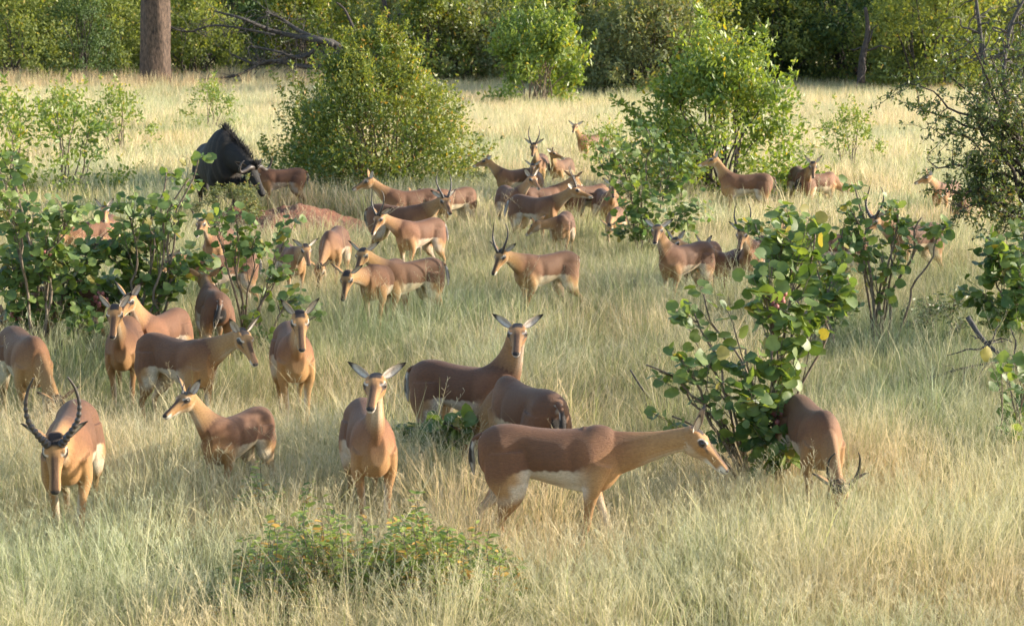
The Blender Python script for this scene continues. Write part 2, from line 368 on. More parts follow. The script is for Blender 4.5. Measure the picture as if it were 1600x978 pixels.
    kd.balance(); fd = kd.find
    idx = np.array([fd(p)[1] for p in co])
    part = PART[idx]; rest = RS[idx]
    q = part == 0; rest[q] += co[q] - P[idx[q]]
    q = part == 2; rest[q] = (co[q] - poll) @ HF / hs
    c = colour(part, rest, dkf, buck, co)
    a = me.color_attributes.new('col', 'FLOAT_COLOR', 'POINT'); cc = np.ones((n, 4), np.float32); cc[:, :3] = c; a.data.foreach_set('color', cc.ravel())
    me.polygons.foreach_set('use_smooth', np.ones(len(me.polygons), bool))
    me.materials.clear(); me.materials.append(M['coat'] if sp is IMPALA else M['black_coat'])
    HM = Matrix([[*(HF[r] * hs), poll[r]] for r in range(3)] + [[0, 0, 0, 1]])
    return me, HM
def ear_mesh(s, L=.142, W=.030, kind='impala', droop=0.):
    """a cupped, thick leaf of skin; opening turned forwards and outwards. s = +1 left ear (head space)"""
    nu, nv = 12, 9; u = np.linspace(0, 1, nu); v = np.linspace(-1, 1, nv)
    wid = W * (np.sin(np.pi * (u ** .75) * .93 + .12)) ** .8 * (1 - .25 * u); wid[-1] = .002
    d = nrm(np.array([-.42, .80 * s, .55 - droop])); n = nrm(np.array([.80, .38 * s, .10])); n = nrm(n - d * (n @ d)); b = np.cross(d, n)
    U, Vv = np.meshgrid(u, v, indexing='ij'); Wd = wid[:, None]
    ctr = d[None, None] * (U * L)[..., None] + n * (-.012 * np.sin(U * np.pi))[..., None]
    cup = (Vv ** 2) * Wd * .75
    outer = ctr + b * (Vv * Wd)[..., None] + n * cup[..., None]
    inner = outer + n * (.006 * (1 - np.abs(Vv)) + .0015)[..., None]
    V = np.concatenate([outer.reshape(-1, 3), inner.reshape(-1, 3)]) + np.array([-.002, .030 * s, .026])
    i, j = np.meshgrid(np.arange(nu - 1), np.arange(nv - 1), indexing='ij'); a = (i * nv + j).ravel(); q = nu * nv
    F = np.concatenate([np.stack([a, a + 1, a + nv + 1, a + nv], -1), np.stack([a + q, a + nv + q, a + nv + 1 + q, a + 1 + q], -1)])
    e = []
    for i in range(nu - 1):
        for j in (0, nv - 1):
            a = i * nv + j; e.append((a, a + nv, a + nv + q, a + q) if j else (a, a + q, a + nv + q, a + nv))
    F = np.concatenate([F, np.array(e)])
    tip = smoothstep(.72, .88, U.ravel() + .08 * np.abs(Vv.ravel())); edge = smoothstep(.86, .98, np.abs(Vv.ravel()))
    if kind == 'impala':
        oc = lerp(np.tile(TAN * .85, (q, 1)), BLK, tip)
        ic = np.tile(WHITE * .92, (q, 1)); ic = lerp(ic, np.array([.28, .20, .17]), smoothstep(.35, .05, np.abs(Vv.ravel())) * smoothstep(.75, .3, U.ravel()) * .75)
        ic = lerp(ic, BLK, np.maximum(tip, edge * .85))
    else: oc = np.tile([.06, .055, .055], (q, 1)); ic = oc * 1.4
    me = mesh_np('ear', V, F, M['coat'], np.vstack([oc, ic])); return me
def horn_mesh(s, pts, r0, r1, rings, mat, n=90, base=(0, 0, 0)):
    P = catmull(np.array(pts) * np.array([1, s, 1]), n); t = np.linspace(0, 1, n)
    r = r0 + (r1 - r0) * t ** .9
    if rings: r = r * (1 + .17 * np.sin(t * rings * 2 * np.pi) * smoothstep(.78, .6, t))
    V, F = tube(P, r, 10, None, (0, 0, 1) if abs(P[-1, 2] - P[0, 2]) < .01 else (1, 0, 0)); return mesh_np('horn', V, F, mat)
LYRE = [(.040, .024, .030), (.027, .046, .062), (-.006, .080, .100), (-.055, .112, .134), (-.118, .120, .172), (-.176, .104, .216), (-.212, .076, .268)]
BUD = [(.040, .022, .035), (.025, .026, .055), (.005, .030, .075), (-.015, .034, .092)]
SPIKE = [(.040, .022, .030), (.015, .030, .080), (-.03, .040, .14), (-.08, .052, .19), (-.12, .055, .25)]
def sphere(r, c, nu=10, nv=14, sc=(1, 1, 1)):
    th = np.linspace(0.001, np.pi - .001, nu); pts = np.array([[0, 0, math.cos(t)] for t in th]) * r
    V, F = tube(pts * 1.0, np.sin(th) * r, nv, None, (0, 1, 0)); return V * np.array(sc) + np.array(c), F
SHORT = [(.040, .022, .030), (.018, .040, .07), (-.03, .068, .11), (-.085, .084, .145), (-.135, .080, .185), (-.165, .062, .235)]
EYE = {}; EARS = {}; HORNS = {}
for s in (1, -1):
    V, F = sphere(.0145, (.070, .0455 * s, .017)); EYE[s] = mesh_np('eye', V, F, M['eye'])
    for k, dr in (('out', .25), ('up', -.35), ('droop', .75)): EARS[s, k] = ear_mesh(s, droop=dr)
    HORNS[s, 'bud'] = horn_mesh(s, BUD, .009, .003, 2, M['horn'], 14); HORNS[s, 'short'] = horn_mesh(s, SHORT, .0165, .003, 12, M['horn'], 36); HORNS[s, 'lyre'] = horn_mesh(s, LYRE, .0205, .004, 15, M['horn']); HORNS[s, 'spike'] = horn_mesh(s, SPIKE, .012, .003, 8, M['horn'], 30)
def tail_mesh(sw=0):
    P = catmull([(-.40, 0, .80), (-.445, .01 * sw, .775), (-.465, .04 * sw, .70), (-.462, .08 * sw, .62), (-.455, .10 * sw, .55)], 16)
    V, F = tube(P, np.interp(np.linspace(0, 1, 16), [0, .3, .7, 1], [.018, .014, .020, .004]), 8, np.interp(np.linspace(0, 1, 16), [0, .3, .7, 1], [.02, .018, .026, .005]))
    c = np.tile(WHITE * .9, (len(V), 1)); c[(V[:, 0] < -.462) & (V[:, 2] < .76)] = BLK; c[V[:, 2] > .765] = SAD
    return mesh_np('tail', V, F, M['coat'], c)
TAILS = [tail_mesh(0), tail_mesh(.6), tail_mesh(-1)]
STAND = dict(f=(3, -4), h=(-2, 4)); WALK = dict(f=(14, -12), h=(-12, 13))
ANIMALS = []
def impala(u, vb, heading, head, label, k=1.0, horns=None, ears='out', voxel=None, stance=STAND, dkf=1.0, **kw):
    """u, vb: pixel of the middle of the back line. heading: degrees, 0 = right, 270 = towards the camera.
       head: (neck azimuth, neck pitch, face azimuth, face pitch), azimuths in the same absolute degrees"""
    if 320 < vb < 450: k *= .94
    p = at_h(u, vb, .86 * k); va = math.degrees(math.atan((u - CX) / FPX))      # directions are given relative to the line of sight
    heading -= va; head = (head[0] - va, head[1], head[2] - va, head[3])
    if voxel is None: voxel = .0068 if p.y < 19 else (.012 if p.y < 30 else .015)
    pose = dict(stance); pose.update(kw)
    def rel(a): return (a - heading + 180) % 360 - 180
    pose['head'] = (rel(head[0]), head[1], rel(head[2]), head[3])
    dkf = np.array([1, rnd.uniform(.97, 1.05), rnd.uniform(.92, 1.10)]) * rnd.uniform(.85, 1.15)          # coats differ a little
    me, HM = build_body(IMPALA, voxel, pose, impala_colour, horns == 'lyre', dkf)
    ANIMALS.append((p.x, p.y))
    t = empty('impala_buck' if horns else 'impala_ewe', (p.x, p.y, 0), R(heading)); t.scale = (k, k, k)
    tag(t, label, 'impala', 'impalas of the grazing herd')
    me.name = 'impala_body'; link('body', me, t)
    for s in (1, -1):
        e = link('ear', EARS[s, ears], t); e.matrix_local = HM
        e = link('eye', EYE[s], t); e.matrix_local = HM
        if horns: e = link('horn', HORNS[s, horns], t); e.matrix_local = HM
    link('tail', TAILS[rnd.randrange(3)], t)
    return t
DOWN = -38
# ---- foreground
impala(110, 640, 263, (262, 16, 266, -60), 'large male with long ringed lyre horns walking towards us, nearest of the herd', 1.03, 'lyre', stance=WALK, voxel=.006, nl=.9)
impala(36, 518, 285, (296, -40, 296, -78), 'hornless impala at the left edge, grazing, just behind the big horned male', 1.0)
impala(193, 502, 265, (262, 50, 262, -42), 'ewe facing us, left of the pair in front of the dark leafy shrub', .93, ears='up')
impala(254, 488, 242, (228, 55, 240, -36), 'ewe behind her neighbour, right of the pair in front of the leafy shrub', .88, ears='up')
impala(276, 526, 312, (330, 30, 300, -46), 'shaded ewe standing side on, head turned to us, below the leafy shrub', .95, ears='up')
impala(457, 511, 275, (276, 47, 274, -48), 'shaded ewe facing us head on, ears raised in a v beside low green leaves', 1.0, ears='up')
impala(370, 645, 232, (208, 56, 222, -24), 'young small impala with budding horns, between the big male and the central ewe', .78, 'bud', ears='up')
impala(576, 636, 277, (276, 66, 262, -24), 'ewe in front centre facing us with upright neck, wide ears and sunlit chest', .98, voxel=.006)
impala(726, 568, 332, (350, 70, 266, -24), 'dark backed ewe, long neck up and face turned to us, behind the low green plant', .98)
impala(824, 600, 118, (140, -42, 140, -70), 'impala with its rump to us, dark red back, directly behind the stretching ewe', 1.0)
impala(862, 665, 358, (358, 11, 350, -44), 'largest ewe in full side view, neck stretched right to sniff the shrub', 1.0, ears='up', nl=1.30, sag=.07, voxel=.006, stance=WALK)
impala(1268, 630, 288, (286, -36, 282, -76), 'horned male grazing at the right, half behind the round leaved shrub', .95, 'short')
# ---- middle, left of centre
impala(853, 395, 214, (228, 28, 236, -48), 'horned male walking left with lowered face, alone in the open grass', .98, 'short', stance=WALK)
impala(600, 409, 243, (232, 12, 250, -58), 'front ewe of the overlapping pair left of centre, face lowered', .98)
impala(640, 406, 212, (215, 40, 250, -40), 'rear ewe of the overlapping pair left of centre, rump at right', .98)
impala(522, 357, 258, (250, -35, 250, -72), 'ewe grazing head on below the red earth mound', .98)
impala(656, 343, 226, (208, 34, 232, -50), 'horned male facing left, lowest of the cluster beneath the big round bush', .98, 'short')
impala(622, 320, 338, (345, 34, 290, -36), 'male with dark flank and horned head at right, behind the male facing left', .98, 'short')
impala(642, 296, 202, (192, 42, 196, -24), 'ewe with raised head looking left at the foot of the big round bush', .98, ears='up')
impala(709, 294, 222, (200, 10, 215, -50), 'ewe right of the bush foot, rump lit, head behind the horned males', .92)
# ---- middle, centre
impala(834, 306, 318, (345, 36, 352, -18), 'male with straight horns in profile facing right, front of the centre cluster', .96, 'spike')
impala(880, 333, 262, (215, 5, 140, -40), 'ewe bent round to groom herself, below the male in profile facing right', .88)
impala(798, 292, 290, (320, 48, 300, -30), 'ewe with raised ears directly behind the straight horned male in profile', .92, ears='up')
impala(806, 264, 215, (180, 46, 190, -20), 'ewe at the left of the centre cluster, head turned left', .88)
impala(843, 242, 262, (255, 56, 262, -38), 'male with tall curved horns facing us at the top of the centre cluster', .95, 'short', ears='out')
impala(838, 270, 268, (258, 50, 262, -40), 'hornless young impala directly in front of the tall horned male', .78)
impala(846, 292, 35, (10, 40, 60, -30), 'hornless impala facing away between the young one and the male in profile', .88)
impala(878, 248, 245, (250, 44, 340, -20), 'grey brown ewe twisting her head, right of the tall horned male', .85)
impala(924, 210, 225, (222, 56, 258, -25), 'farthest ewe of the herd, alone in the pale grass with ears out wide', .90)
impala(918, 289, 40, (28, -20, 30, -50), 'impala facing away beside the round leaved bush right of the cluster', .92)
impala(946, 297, 285, (280, 40, 270, -35), 'ewe facing us, half hidden by the round leaved bush', .88)
impala(962, 326, 262, (262, -10, 255, -60), 'ewe with lowered head under the overhanging round leaves', .82)
# ---- middle, right
impala(1166, 271, 186, (182, 58, 192, -18), 'ewe in full side view facing left before the tall light green bush', .96, ears='up')
impala(1252, 262, 285, (290, 36, 272, -44), 'ewe facing us under the right end of the light green bush', .96, ears='up')
impala(1278, 270, 40, (20, -30, 20, -50), 'impala behind the ewe under the light green bush, only its rump showing', .88)
impala(1072, 380, 226, (232, 56, 264, -28), 'ewe facing us with broad side lit, leftmost of the trio right of centre', .98)
impala(1096, 380, 240, (236, 34, 246, -36), 'ewe showing only her head between the lit ewe and the small young one', .88, ears='up')
impala(1138, 392, 240, (225, 42, 245, -36), 'small young impala standing between two adults right of centre', .78, ears='up')
impala(1184, 372, 252, (252, 42, 258, -44), 'male with upright horns beside the crown of the round leaved shrub', .96, 'short')
impala(1305, 364, 190, (182, 20, 190, -40), 'impala almost wholly hidden behind the crown of the round leaved shrub', .92)
impala(1432, 350, 222, (212, 35, 228, -45), 'horned male behind the slender round leaved sapling at the right', .98, 'lyre')
impala(1480, 284, 245, (235, 38, 210, -20), 'pale ewe looking left under the thorny tree at the right', .86, ears='up')
impala(1512, 297, 70, (20, 25, 340, -20), 'dark impala facing away under the thorny tree at the right', .92)
# ---- behind the shrubs at the left
impala(440, 263, 190, (182, 35, 196, -35), 'impala behind the wildebeest, in front of the big round bush', .92)
impala(333, 450, 98, (96, 20, 90, -40), 'impala seen from behind through the gap in the leafy shrub', .95)
impala(352, 396, 205, (200, 20, 225, -40), 'sunlit impala standing side on within the leafy shrub', .92)
impala(342, 358, 250, (245, 45, 250, -35), 'ewe looking over the leafy shrub below the red mound', .90, ears='up')
impala(453, 382, 285, (290, 25, 282, -45), 'impala behind the right tips of the open leafy shrub', .88)
impala(168, 338, 262, (270, 48, 265, -35), 'ewe peeping over the top leaves of the left shrub', .88, ears='up')
impala(134, 345, 220, (220, -20, 220, -50), 'impala with lowered head behind the top of the left shrub', .88)
impala(104, 446, 200, (190, -20, 190, -50), 'impala hidden deep in the shade of the left shrub', .92)

# ---- wildebeest
GNU = dict(
    torso=[(-.72, 1.10, .98, .06), (-.66, 1.16, .80, .16), (-.50, 1.20, .70, .22), (-.25, 1.20, .66, .25), (0, 1.25, .62, .27),
           (.22, 1.36, .60, .27), (.38, 1.45, .60, .24), (.52, 1.42, .66, .19), (.62, 1.30, .78, .11)],
    head=[(-.06, .03, .03, .03), (-.03, .07, .06, .06), (.04, .095, .075, .10), (.12, .095, .07, .11), (.22, .075, .06, .10), (.34, .060, .055, .08), (.44, .062, .05, .07), (.49, .06, .04, .06), (.51, .035, .02, .03)],
    fleg=[(.42, .13, .95, .14, .09), (.38, .16, .75, .10, .07), (.39, .14, .58, .06, .05), (.40, .12, .42, .04, .04), (.40, .11, .25, .028, .028), (.40, .11, .12, .028, .028), (.43, .11, .0, .035, .035)],
    hleg=[(-.45, .11, .98, .18, .11), (-.40, .17, .80, .15, .09), (-.43, .16, .64, .09, .06), (-.56, .13, .50, .05, .04), (-.60, .12, .42, .04, .035), (-.57, .12, .22, .028, .028), (-.54, .12, .10, .028, .028), (-.50, .12, .0, .035, .035)],
    neck0=(.42, 0, 1.10), nr=[(.27, .17), (.22, .13), (.17, .11), (.12, .085)], nlen=.52, hs=.84)
def wildebeest():
    p = at_h(350, 205, 1.5); hd = 292
    pose = dict(STAND); pose['head'] = (30, -20, 34, -60)
    me, HM = build_body(GNU, .018, pose, gnu_colour)
    t = empty('wildebeest', (p.x, p.y, 0), R(hd)); tag(t, 'black wildebeest with curved horns standing behind the red earth mound', 'wildebeest')
    t.scale = (1.08, 1.12, 1.06); t.location.x -= .45 * math.cos(R(hd)); t.location.y -= .45 * math.sin(R(hd))
    me.name = 'wildebeest_body'; link('body', me, t)
    hp = [(.02, .03, .07), (.02, .12, .09), (.05, .21, .05), (.06, .29, .03), (.03, .345, .08), (-.03, .345, .16), (-.06, .31, .21)]
    for s in (1, -1):
        o = link('horn', horn_mesh(s, hp, .048, .006, 0, M['horn_grey'], 30), t); o.matrix_local = HM
        e = ear_mesh(s, .26, .055, 'gnu', .55); o = link('ear', e, t); o.matrix_local = HM @ Matrix.Translation((-.02, .05 * s, 0))
        V, F = sphere(.022, (.14, .085 * s, .03)); o = link('eye', mesh_np('eye', V, F, M['eye']), t); o.matrix_local = HM
    def strands(a, b, n, L, dr, name, M4=None):
        r = np.random.default_rng(5); parts = []
        for i in range(n):
            q = a + (b - a) * r.random(); q = q + r.normal(0, .015, 3); d = nrm(dr + r.normal(0, .28, 3)); l = L * r.uniform(.6, 1.1)
            pts = np.array([q, q + d * l * .5, q + d * l + np.array([0, 0, -.15 * l])]); parts.append(tube(pts, [.0035, .003, .0008], 3))
        V, F = join(parts); o = link(name, mesh_np(name, V, F, M['hair']), t); o['kind'] = 'stuff'
        if M4: o.matrix_local = M4
    poll = np.array(HM.translation)
    strands(np.array([.40, 0, 1.44]), poll + np.array([-.02, 0, .10]), 900, .15, np.array([.0, 0, 1]), 'mane')
    strands(np.array([-.02, 0, .05]), np.array([.05, 0, .07]), 160, .20, np.array([-.5, 0, 1]), 'forelock', HM)
    strands(np.array([.55, 0, .75]), poll + np.array([-.03, 0, -.12]), 260, .20, np.array([0, 0, -1]), 'beard')
    P = catmull([(-.68, 0, 1.12), (-.76, 0, 1.0), (-.78, 0, .7), (-.76, 0, .35)], 14); V, F = tube(P, np.interp(np.linspace(0, 1, 14), [0, .5, .8, 1], [.03, .025, .05, .01]), 8)
    link('tail', mesh_np('tail', V, F, M['hair']), t)
wildebeest()

# ------------------------------------------------------------------ leaves
def leaf_template(kind):
    if kind == 'round':
        a = np.linspace(0, 2 * np.pi, 9)[:-1] + np.pi / 8
        r = np.array([.5, .52, .5, .46, .46, .5, .52, .5])
        # x along the leaf from the stalk, y across, z normal
        V = [(0, 0, 0)]
        pts = [(-.42, .18), (-.30, .42), (.05, .52), (.38, .36), (.55, .0), (.38, -.36), (.05, -.52), (-.30, -.42), (-.42, -.18)]
        V = [(-.30, 0, 0), (.10, 0, .0)] + [(x, y, .22 * abs(y) - .12 * max(x, 0)) for x, y in pts]
        F = [(0, 3, 2), (0, 1, 3), (1, 4, 3), (1, 5, 4), (1, 6, 5), (1, 7, 6), (1, 8, 7), (1, 9, 8), (0, 9, 1), (0, 10, 9)]
        V = np.array(V) + np.array([.42, 0, 0]); 
        F = np.array(F)[:, ::-1]
    elif kind == 'oval':
        V = np.array([(0, 0, 0), (.35, .20, .05), (.75, .16, .03), (1, 0, -.06), (.75, -.16, .03), (.35, -.20, .05), (.5, 0, 0)])
        F = np.array([(0, 6, 1), (1, 6, 2), (2, 6, 3), (3, 6, 4), (4, 6, 5), (5, 6, 0)])[:, ::-1]
    else:
        V = np.array([(0, 0, 0), (.5, .24, .06), (1, 0, -.04), (.5, -.24, .06)]); F = np.array([(0, 2, 1), (0, 3, 2)])[:, ::-1]
    return V.astype(float), F
TPL = {k: leaf_template(k) for k in ('round', 'oval', 'small')}
def leaf_frames(n, dirs, normals):
    d = nrm(dirs); z = nrm(normals - d * np.sum(normals * d, 1, keepdims=True)); y = np.cross(z, d); return d, y, z
def leaves_mesh(name, C, D, Nn, size, tint, kind, mat, wide=1.0):
    V, F = TPL[kind]; n = len(C); d, y, z = leaf_frames(n, D, Nn)
    S = np.broadcast_to(size, n)[:, None, None]
    W = C[:, None] + S * (V[None, :, 0:1] * d[:, None] + V[None, :, 1:2] * wide * y[:, None] + V[None, :, 2:3] * z[:, None])
    FF = (F[None] + (np.arange(n) * len(V))[:, None, None]).reshape(-1, 3)
    c = np.repeat(tint, len(V), 0)
    return mesh_np(name, W.reshape(-1, 3), FF, mat, c, smooth=False)
LEAFMESH = {}
def leaf_obj_mesh(kind, mat, var):
    k = (kind, mat.name, var)
    if k not in LEAFMESH:
        V, F = TPL[kind]; V = V.copy(); r = np.random.default_rng(var); V += r.normal(0, .038, V.shape); V[:, 2] += .45 * (r.random() - .6) * V[:, 0] ** 2 + .5 * (r.random() - .35) * V[:, 1] ** 2; V[:, 1] *= r.uniform(.78, 1.05)
        # thin stalk
        sv, sf = tube(np.array([(-.35, 0, .02), (.12, 0, 0)]), .012, 3, caps=False)
        LEAFMESH[k] = mesh_np('leaf', *join([(V, [F]), (sv, sf)]), mat, None, smooth=False)
    return LEAFMESH[k]
def limb(a, b, r0, r1, sag=.0, n=7, wig=.03, g=None, ns=5, lift=.35):
    g = g or rnd
    a = np.array(a, float); b = np.array(b, float); L = np.linalg.norm(b - a)
    t = np.linspace(0, 1, n)[:, None]; mid = (a + b) / 2 + np.array([0, 0, lift * L * .3]) + (a - b) * np.array([.10, .10, 0])
    P = (1 - t) ** 2 * a + 2 * t * (1 - t) * mid + t ** 2 * b
    P[1:-1] += np.array([[g.gauss(0, wig * L) for _ in range(3)] for _ in range(n - 2)]) * .5
    P = catmull(P, n * 2)
    return P, tube(P, np.linspace(r0, r1, len(P)), ns)
def leafy_shrub(name, label, cat, base, clumps, leaf=.10, mat='round', dens=1.0, stem_r=.014, dy=.35, seed=1, kind='round', nobj=300, group=None, droop=.0, pods=0):
    """base: (u, v) pixel of the foot on the ground. clumps: (u, v, ru, rv, leaves[, depth offset])"""
    g = random.Random(seed); r = np.random.default_rng(seed)
    B = at_h(base[0], base[1], 0); s = FPX / (B.y * 1.0)
    t = empty(name, B); tag(t, label, cat, group); Bn = np.array(B)
    C = []; D = []; Nn = []; twigs = []
    for ci, cl in enumerate(clumps):
        u, v, ru, rv, n = cl[:5]; off = cl[5] if len(cl) > 5 else g.uniform(-dy, dy)
        c = np.array(at_y(u, v, B.y + off)); sc = FPX / c[1]; rx, rz = ru / sc, rv / sc; ryy = max(rx, rz) * .8
        st = Bn + np.array([g.gauss(0, .05), g.gauss(0, .05), -.03])
        P, tb = limb(st, c, stem_r * (1.0 if rx > .2 else .7), stem_r * .35, g=g, ns=6, n=8, wig=.035)
        P = P - Bn; V, F = tb; o = link('stem', mesh_np('stem', V - Bn, F, M['stem']), t)
        m = max(2, int(n * dens / 6))
        for k in range(m):
            q = P[g.randrange(len(P) // 2, len(P))]
            e = nrm(r.normal(0, 1, 3)) * r.random() ** .4; tgt = c - Bn + e * np.array([rx, ryy, rz])
            if np.linalg.norm(tgt - q) < .08: continue
            PP, tt = limb(q, tgt, .0045, .0018, g=g, n=4, wig=.05, ns=3, lift=.25); twigs.append(tt)
            L = len(PP); per = 6; sgn = 1
            out = nrm(tgt - q)
            for a in range(per):
                f = .30 + .70 * (a + g.random() * .5) / per; ip = PP[min(L - 1, int(f * L))]
                side = nrm(np.cross(out, [0, 0, 1]) + 1e-6) * sgn; sgn = -sgn
                d = nrm(out * .5 + side * .9 + r.normal(0, .35, 3) + np.array([0, 0, -.25 - droop]))
                nn = nrm(np.array([.15, -.55, .75]) + r.normal(0, .45, 3))
                C.append(ip + d * leaf * .3); D.append(d); Nn.append(nn)
    V, F = join(twigs); o = link('twigs', mesh_np('twigs', V, F, M['stem']), t); o['kind'] = 'stuff'
    C = np.array(C); D = np.array(D); Nn = np.array(Nn); n = len(C)
    size = leaf * r.uniform(.55, 1.2, n); order = np.argsort(C[:, 1]); first = order[:nobj]; rest = order[nobj:]
    d, y, z = leaf_frames(n, D, Nn); mt = M['leaf_' + mat]; mta = M.get('leaf_' + mat + '_a', mt)
    if mt is mta: first = order[:0]; rest = order
    for i in first:
        o = link('leaf', leaf_obj_mesh(kind, mt, int(i) % 9), t); S = size[i]
        o.matrix_local = Matrix([[d[i, q] * S, y[i, q] * S, z[i, q] * S, C[i, q]] for q in range(3)] + [[0, 0, 0, 1]])
    if len(rest):
        me = leaves_mesh('foliage', C[rest], D[rest], Nn[rest], size[rest], r.random((len(rest), 3)), kind, mta); o = link('foliage', me, t); o['kind'] = 'stuff'
    for k in range(pods):
        q = C[r.integers(len(C))]; parts = []
        for a in range(14):
            V, F = sphere(.022, q + r.normal(0, .035, 3), 4, 5); parts.append((V, F))
        V, F = join(parts); o = link('seed_pod_cluster', mesh_np('seed_pod_cluster', V, F, M['pod']), t); o['kind'] = 'stuff'
    return t
def crown_leaves(w, d, h, n, leaf, seed, nclump=60, z0=.08, kind='small', shape=1.0, flat=.0, fill=.55):
    """leaves of a bushy crown gathered in clumps; returns C, D, N, tint(2 randoms + clump)"""
    r = np.random.default_rng(seed)
    th = r.uniform(0, 2 * np.pi, nclump); cz = r.random(nclump) ** .85; rad = np.sqrt(np.maximum(1 - (cz * .98) ** (2 / shape), 0)) * (.55 + .45 * r.random(nclump) ** .5)
    low = 1 - .25 * np.maximum(0, .3 - cz) / .3
    K = np.stack([np.cos(th) * rad * w / 2 * low, np.sin(th) * rad * d / 2 * low, (z0 + (1 - z0) * cz * .90) * h], -1)
    K *= 1 + r.normal(0, .07, (nclump, 1)) * np.array([1, 1, .6])
    R_ = r.uniform(.10, .21, nclump) * (w + h) / 2; shade = r.random(nclump)
    ci = r.integers(0, nclump, n); e = nrm(r.normal(0, 1, (n, 3))); q = r.random((n, 1)) ** fill
    sc = np.array([1, 1, .72 - flat])
    C = K[ci] + e * q * R_[ci][:, None] * sc; C[:, 2] = np.maximum(C[:, 2], .03)
    ax = nrm(C - np.array([0, 0, h * .3])); Nn = nrm(e * .8 + ax * .5 + np.array([0, 0, .45]) + r.normal(0, .45, (n, 3))); D = nrm(ax * .6 + r.normal(0, .8, (n, 3)) + np.array([0, 0, .1]))
    ns = max(8, nclump // 2); m = int(n * .16); si = r.integers(0, ns, m); kk = r.integers(0, nclump, ns); so_ = K[kk] + ax[:ns] * 0
    sdv = nrm(nrm(so_ - np.array([0, 0, h * .25])) * .8 + np.array([0, 0, .8]) + r.normal(0, .35, (ns, 3))) * (r.uniform(.10, .26, ns) * (w + h) / 2)[:, None]
    f = r.random((m, 1)); C[:m] = so_[si] + sdv[si] * (.3 + 1.1 * f) + r.normal(0, .012 * (w + h) / 2, (m, 3)) * (1.2 - f)
    C[:, 2] = np.maximum(C[:, 2], .03)
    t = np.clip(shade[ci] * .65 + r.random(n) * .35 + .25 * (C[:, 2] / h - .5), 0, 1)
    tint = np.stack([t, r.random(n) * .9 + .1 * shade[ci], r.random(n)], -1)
    return C, D, Nn, tint, K
CROWN = {}
def bush_mesh(key, w, d, h, n, leaf, mat, seed, kind='small', **k):
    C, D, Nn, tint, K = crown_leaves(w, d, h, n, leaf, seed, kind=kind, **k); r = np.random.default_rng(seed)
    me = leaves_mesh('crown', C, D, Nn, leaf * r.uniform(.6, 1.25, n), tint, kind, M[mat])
    parts = []; g = random.Random(seed)
    for kk in K[::3]:
        P, tb = limb((g.gauss(0, .06 * w), g.gauss(0, .06 * w), -.05), kk, .022 * h / 2.5, .006 * h / 2.5, g=g, n=6, ns=5, wig=.04, lift=.6); parts.append(tb)
    V, F = join(parts); ms = mesh_np('branches', V, F, M['darkwood'] if key[0] in 'fl' else M['stem'])
    CROWN[key] = (me, ms)
def place_bush(key, name, label, loc, sc=(1, 1, 1), rz=0, group=None, cat='bush'):
    t = empty(name, loc, rz); t.scale = sc; tag(t, label, cat, group)
    o = link('crown', CROWN[key][0], t); o['kind'] = 'stuff'; link('branches', CROWN[key][1], t); return t

# ---- the big round bush in the middle distance
b = at_h(592, 318, 0)
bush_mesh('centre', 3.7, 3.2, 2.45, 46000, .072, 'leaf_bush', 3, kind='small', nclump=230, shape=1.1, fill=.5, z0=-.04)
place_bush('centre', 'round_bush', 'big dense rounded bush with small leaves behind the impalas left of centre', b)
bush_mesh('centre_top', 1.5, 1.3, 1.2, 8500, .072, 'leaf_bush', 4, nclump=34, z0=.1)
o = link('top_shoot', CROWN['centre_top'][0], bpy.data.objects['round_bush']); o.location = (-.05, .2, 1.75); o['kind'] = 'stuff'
# ---- light green bush at right
b = at_h(1128, 335, 0)
bush_mesh('light', 3.1, 2.6, 2.85, 19000, .10, 'leaf_light', 8, kind='oval', nclump=130, z0=-.05, shape=1.3, fill=.7)
place_bush('light', 'light_green_bush', 'tall sunlit light green bush behind the ewe in full side view at right', b)
b = at_h(1000, 405, 0)
leafy_shrub('round_leaved_bush', 'round leaved bush overhanging the shaded impalas right of the centre cluster', 'bush', (1010, 425),
    [(960, 235, 45, 45, 60), (935, 250, 25, 25, 30), (1010, 200, 50, 40, 50), (1050, 250, 55, 50, 90), (1000, 300, 55, 45, 90), (1070, 330, 50, 45, 80), (990, 350, 60, 35, 80), (1040, 370, 50, 30, 60)],
    leaf=.09, seed=21, dens=1.5)
bush_mesh('k', 2.6, 2.4, 2.3, 9000, .12, 'leaf_light', 9, kind='oval', nclump=60, shape=1.1, fill=.6)
p = at_h(835, 180, 0); place_bush('k', 'tall_bush', 'bright green leafy bush standing out from the far thicket right of centre', p, (1.35, 1.3, 1.5), .8)
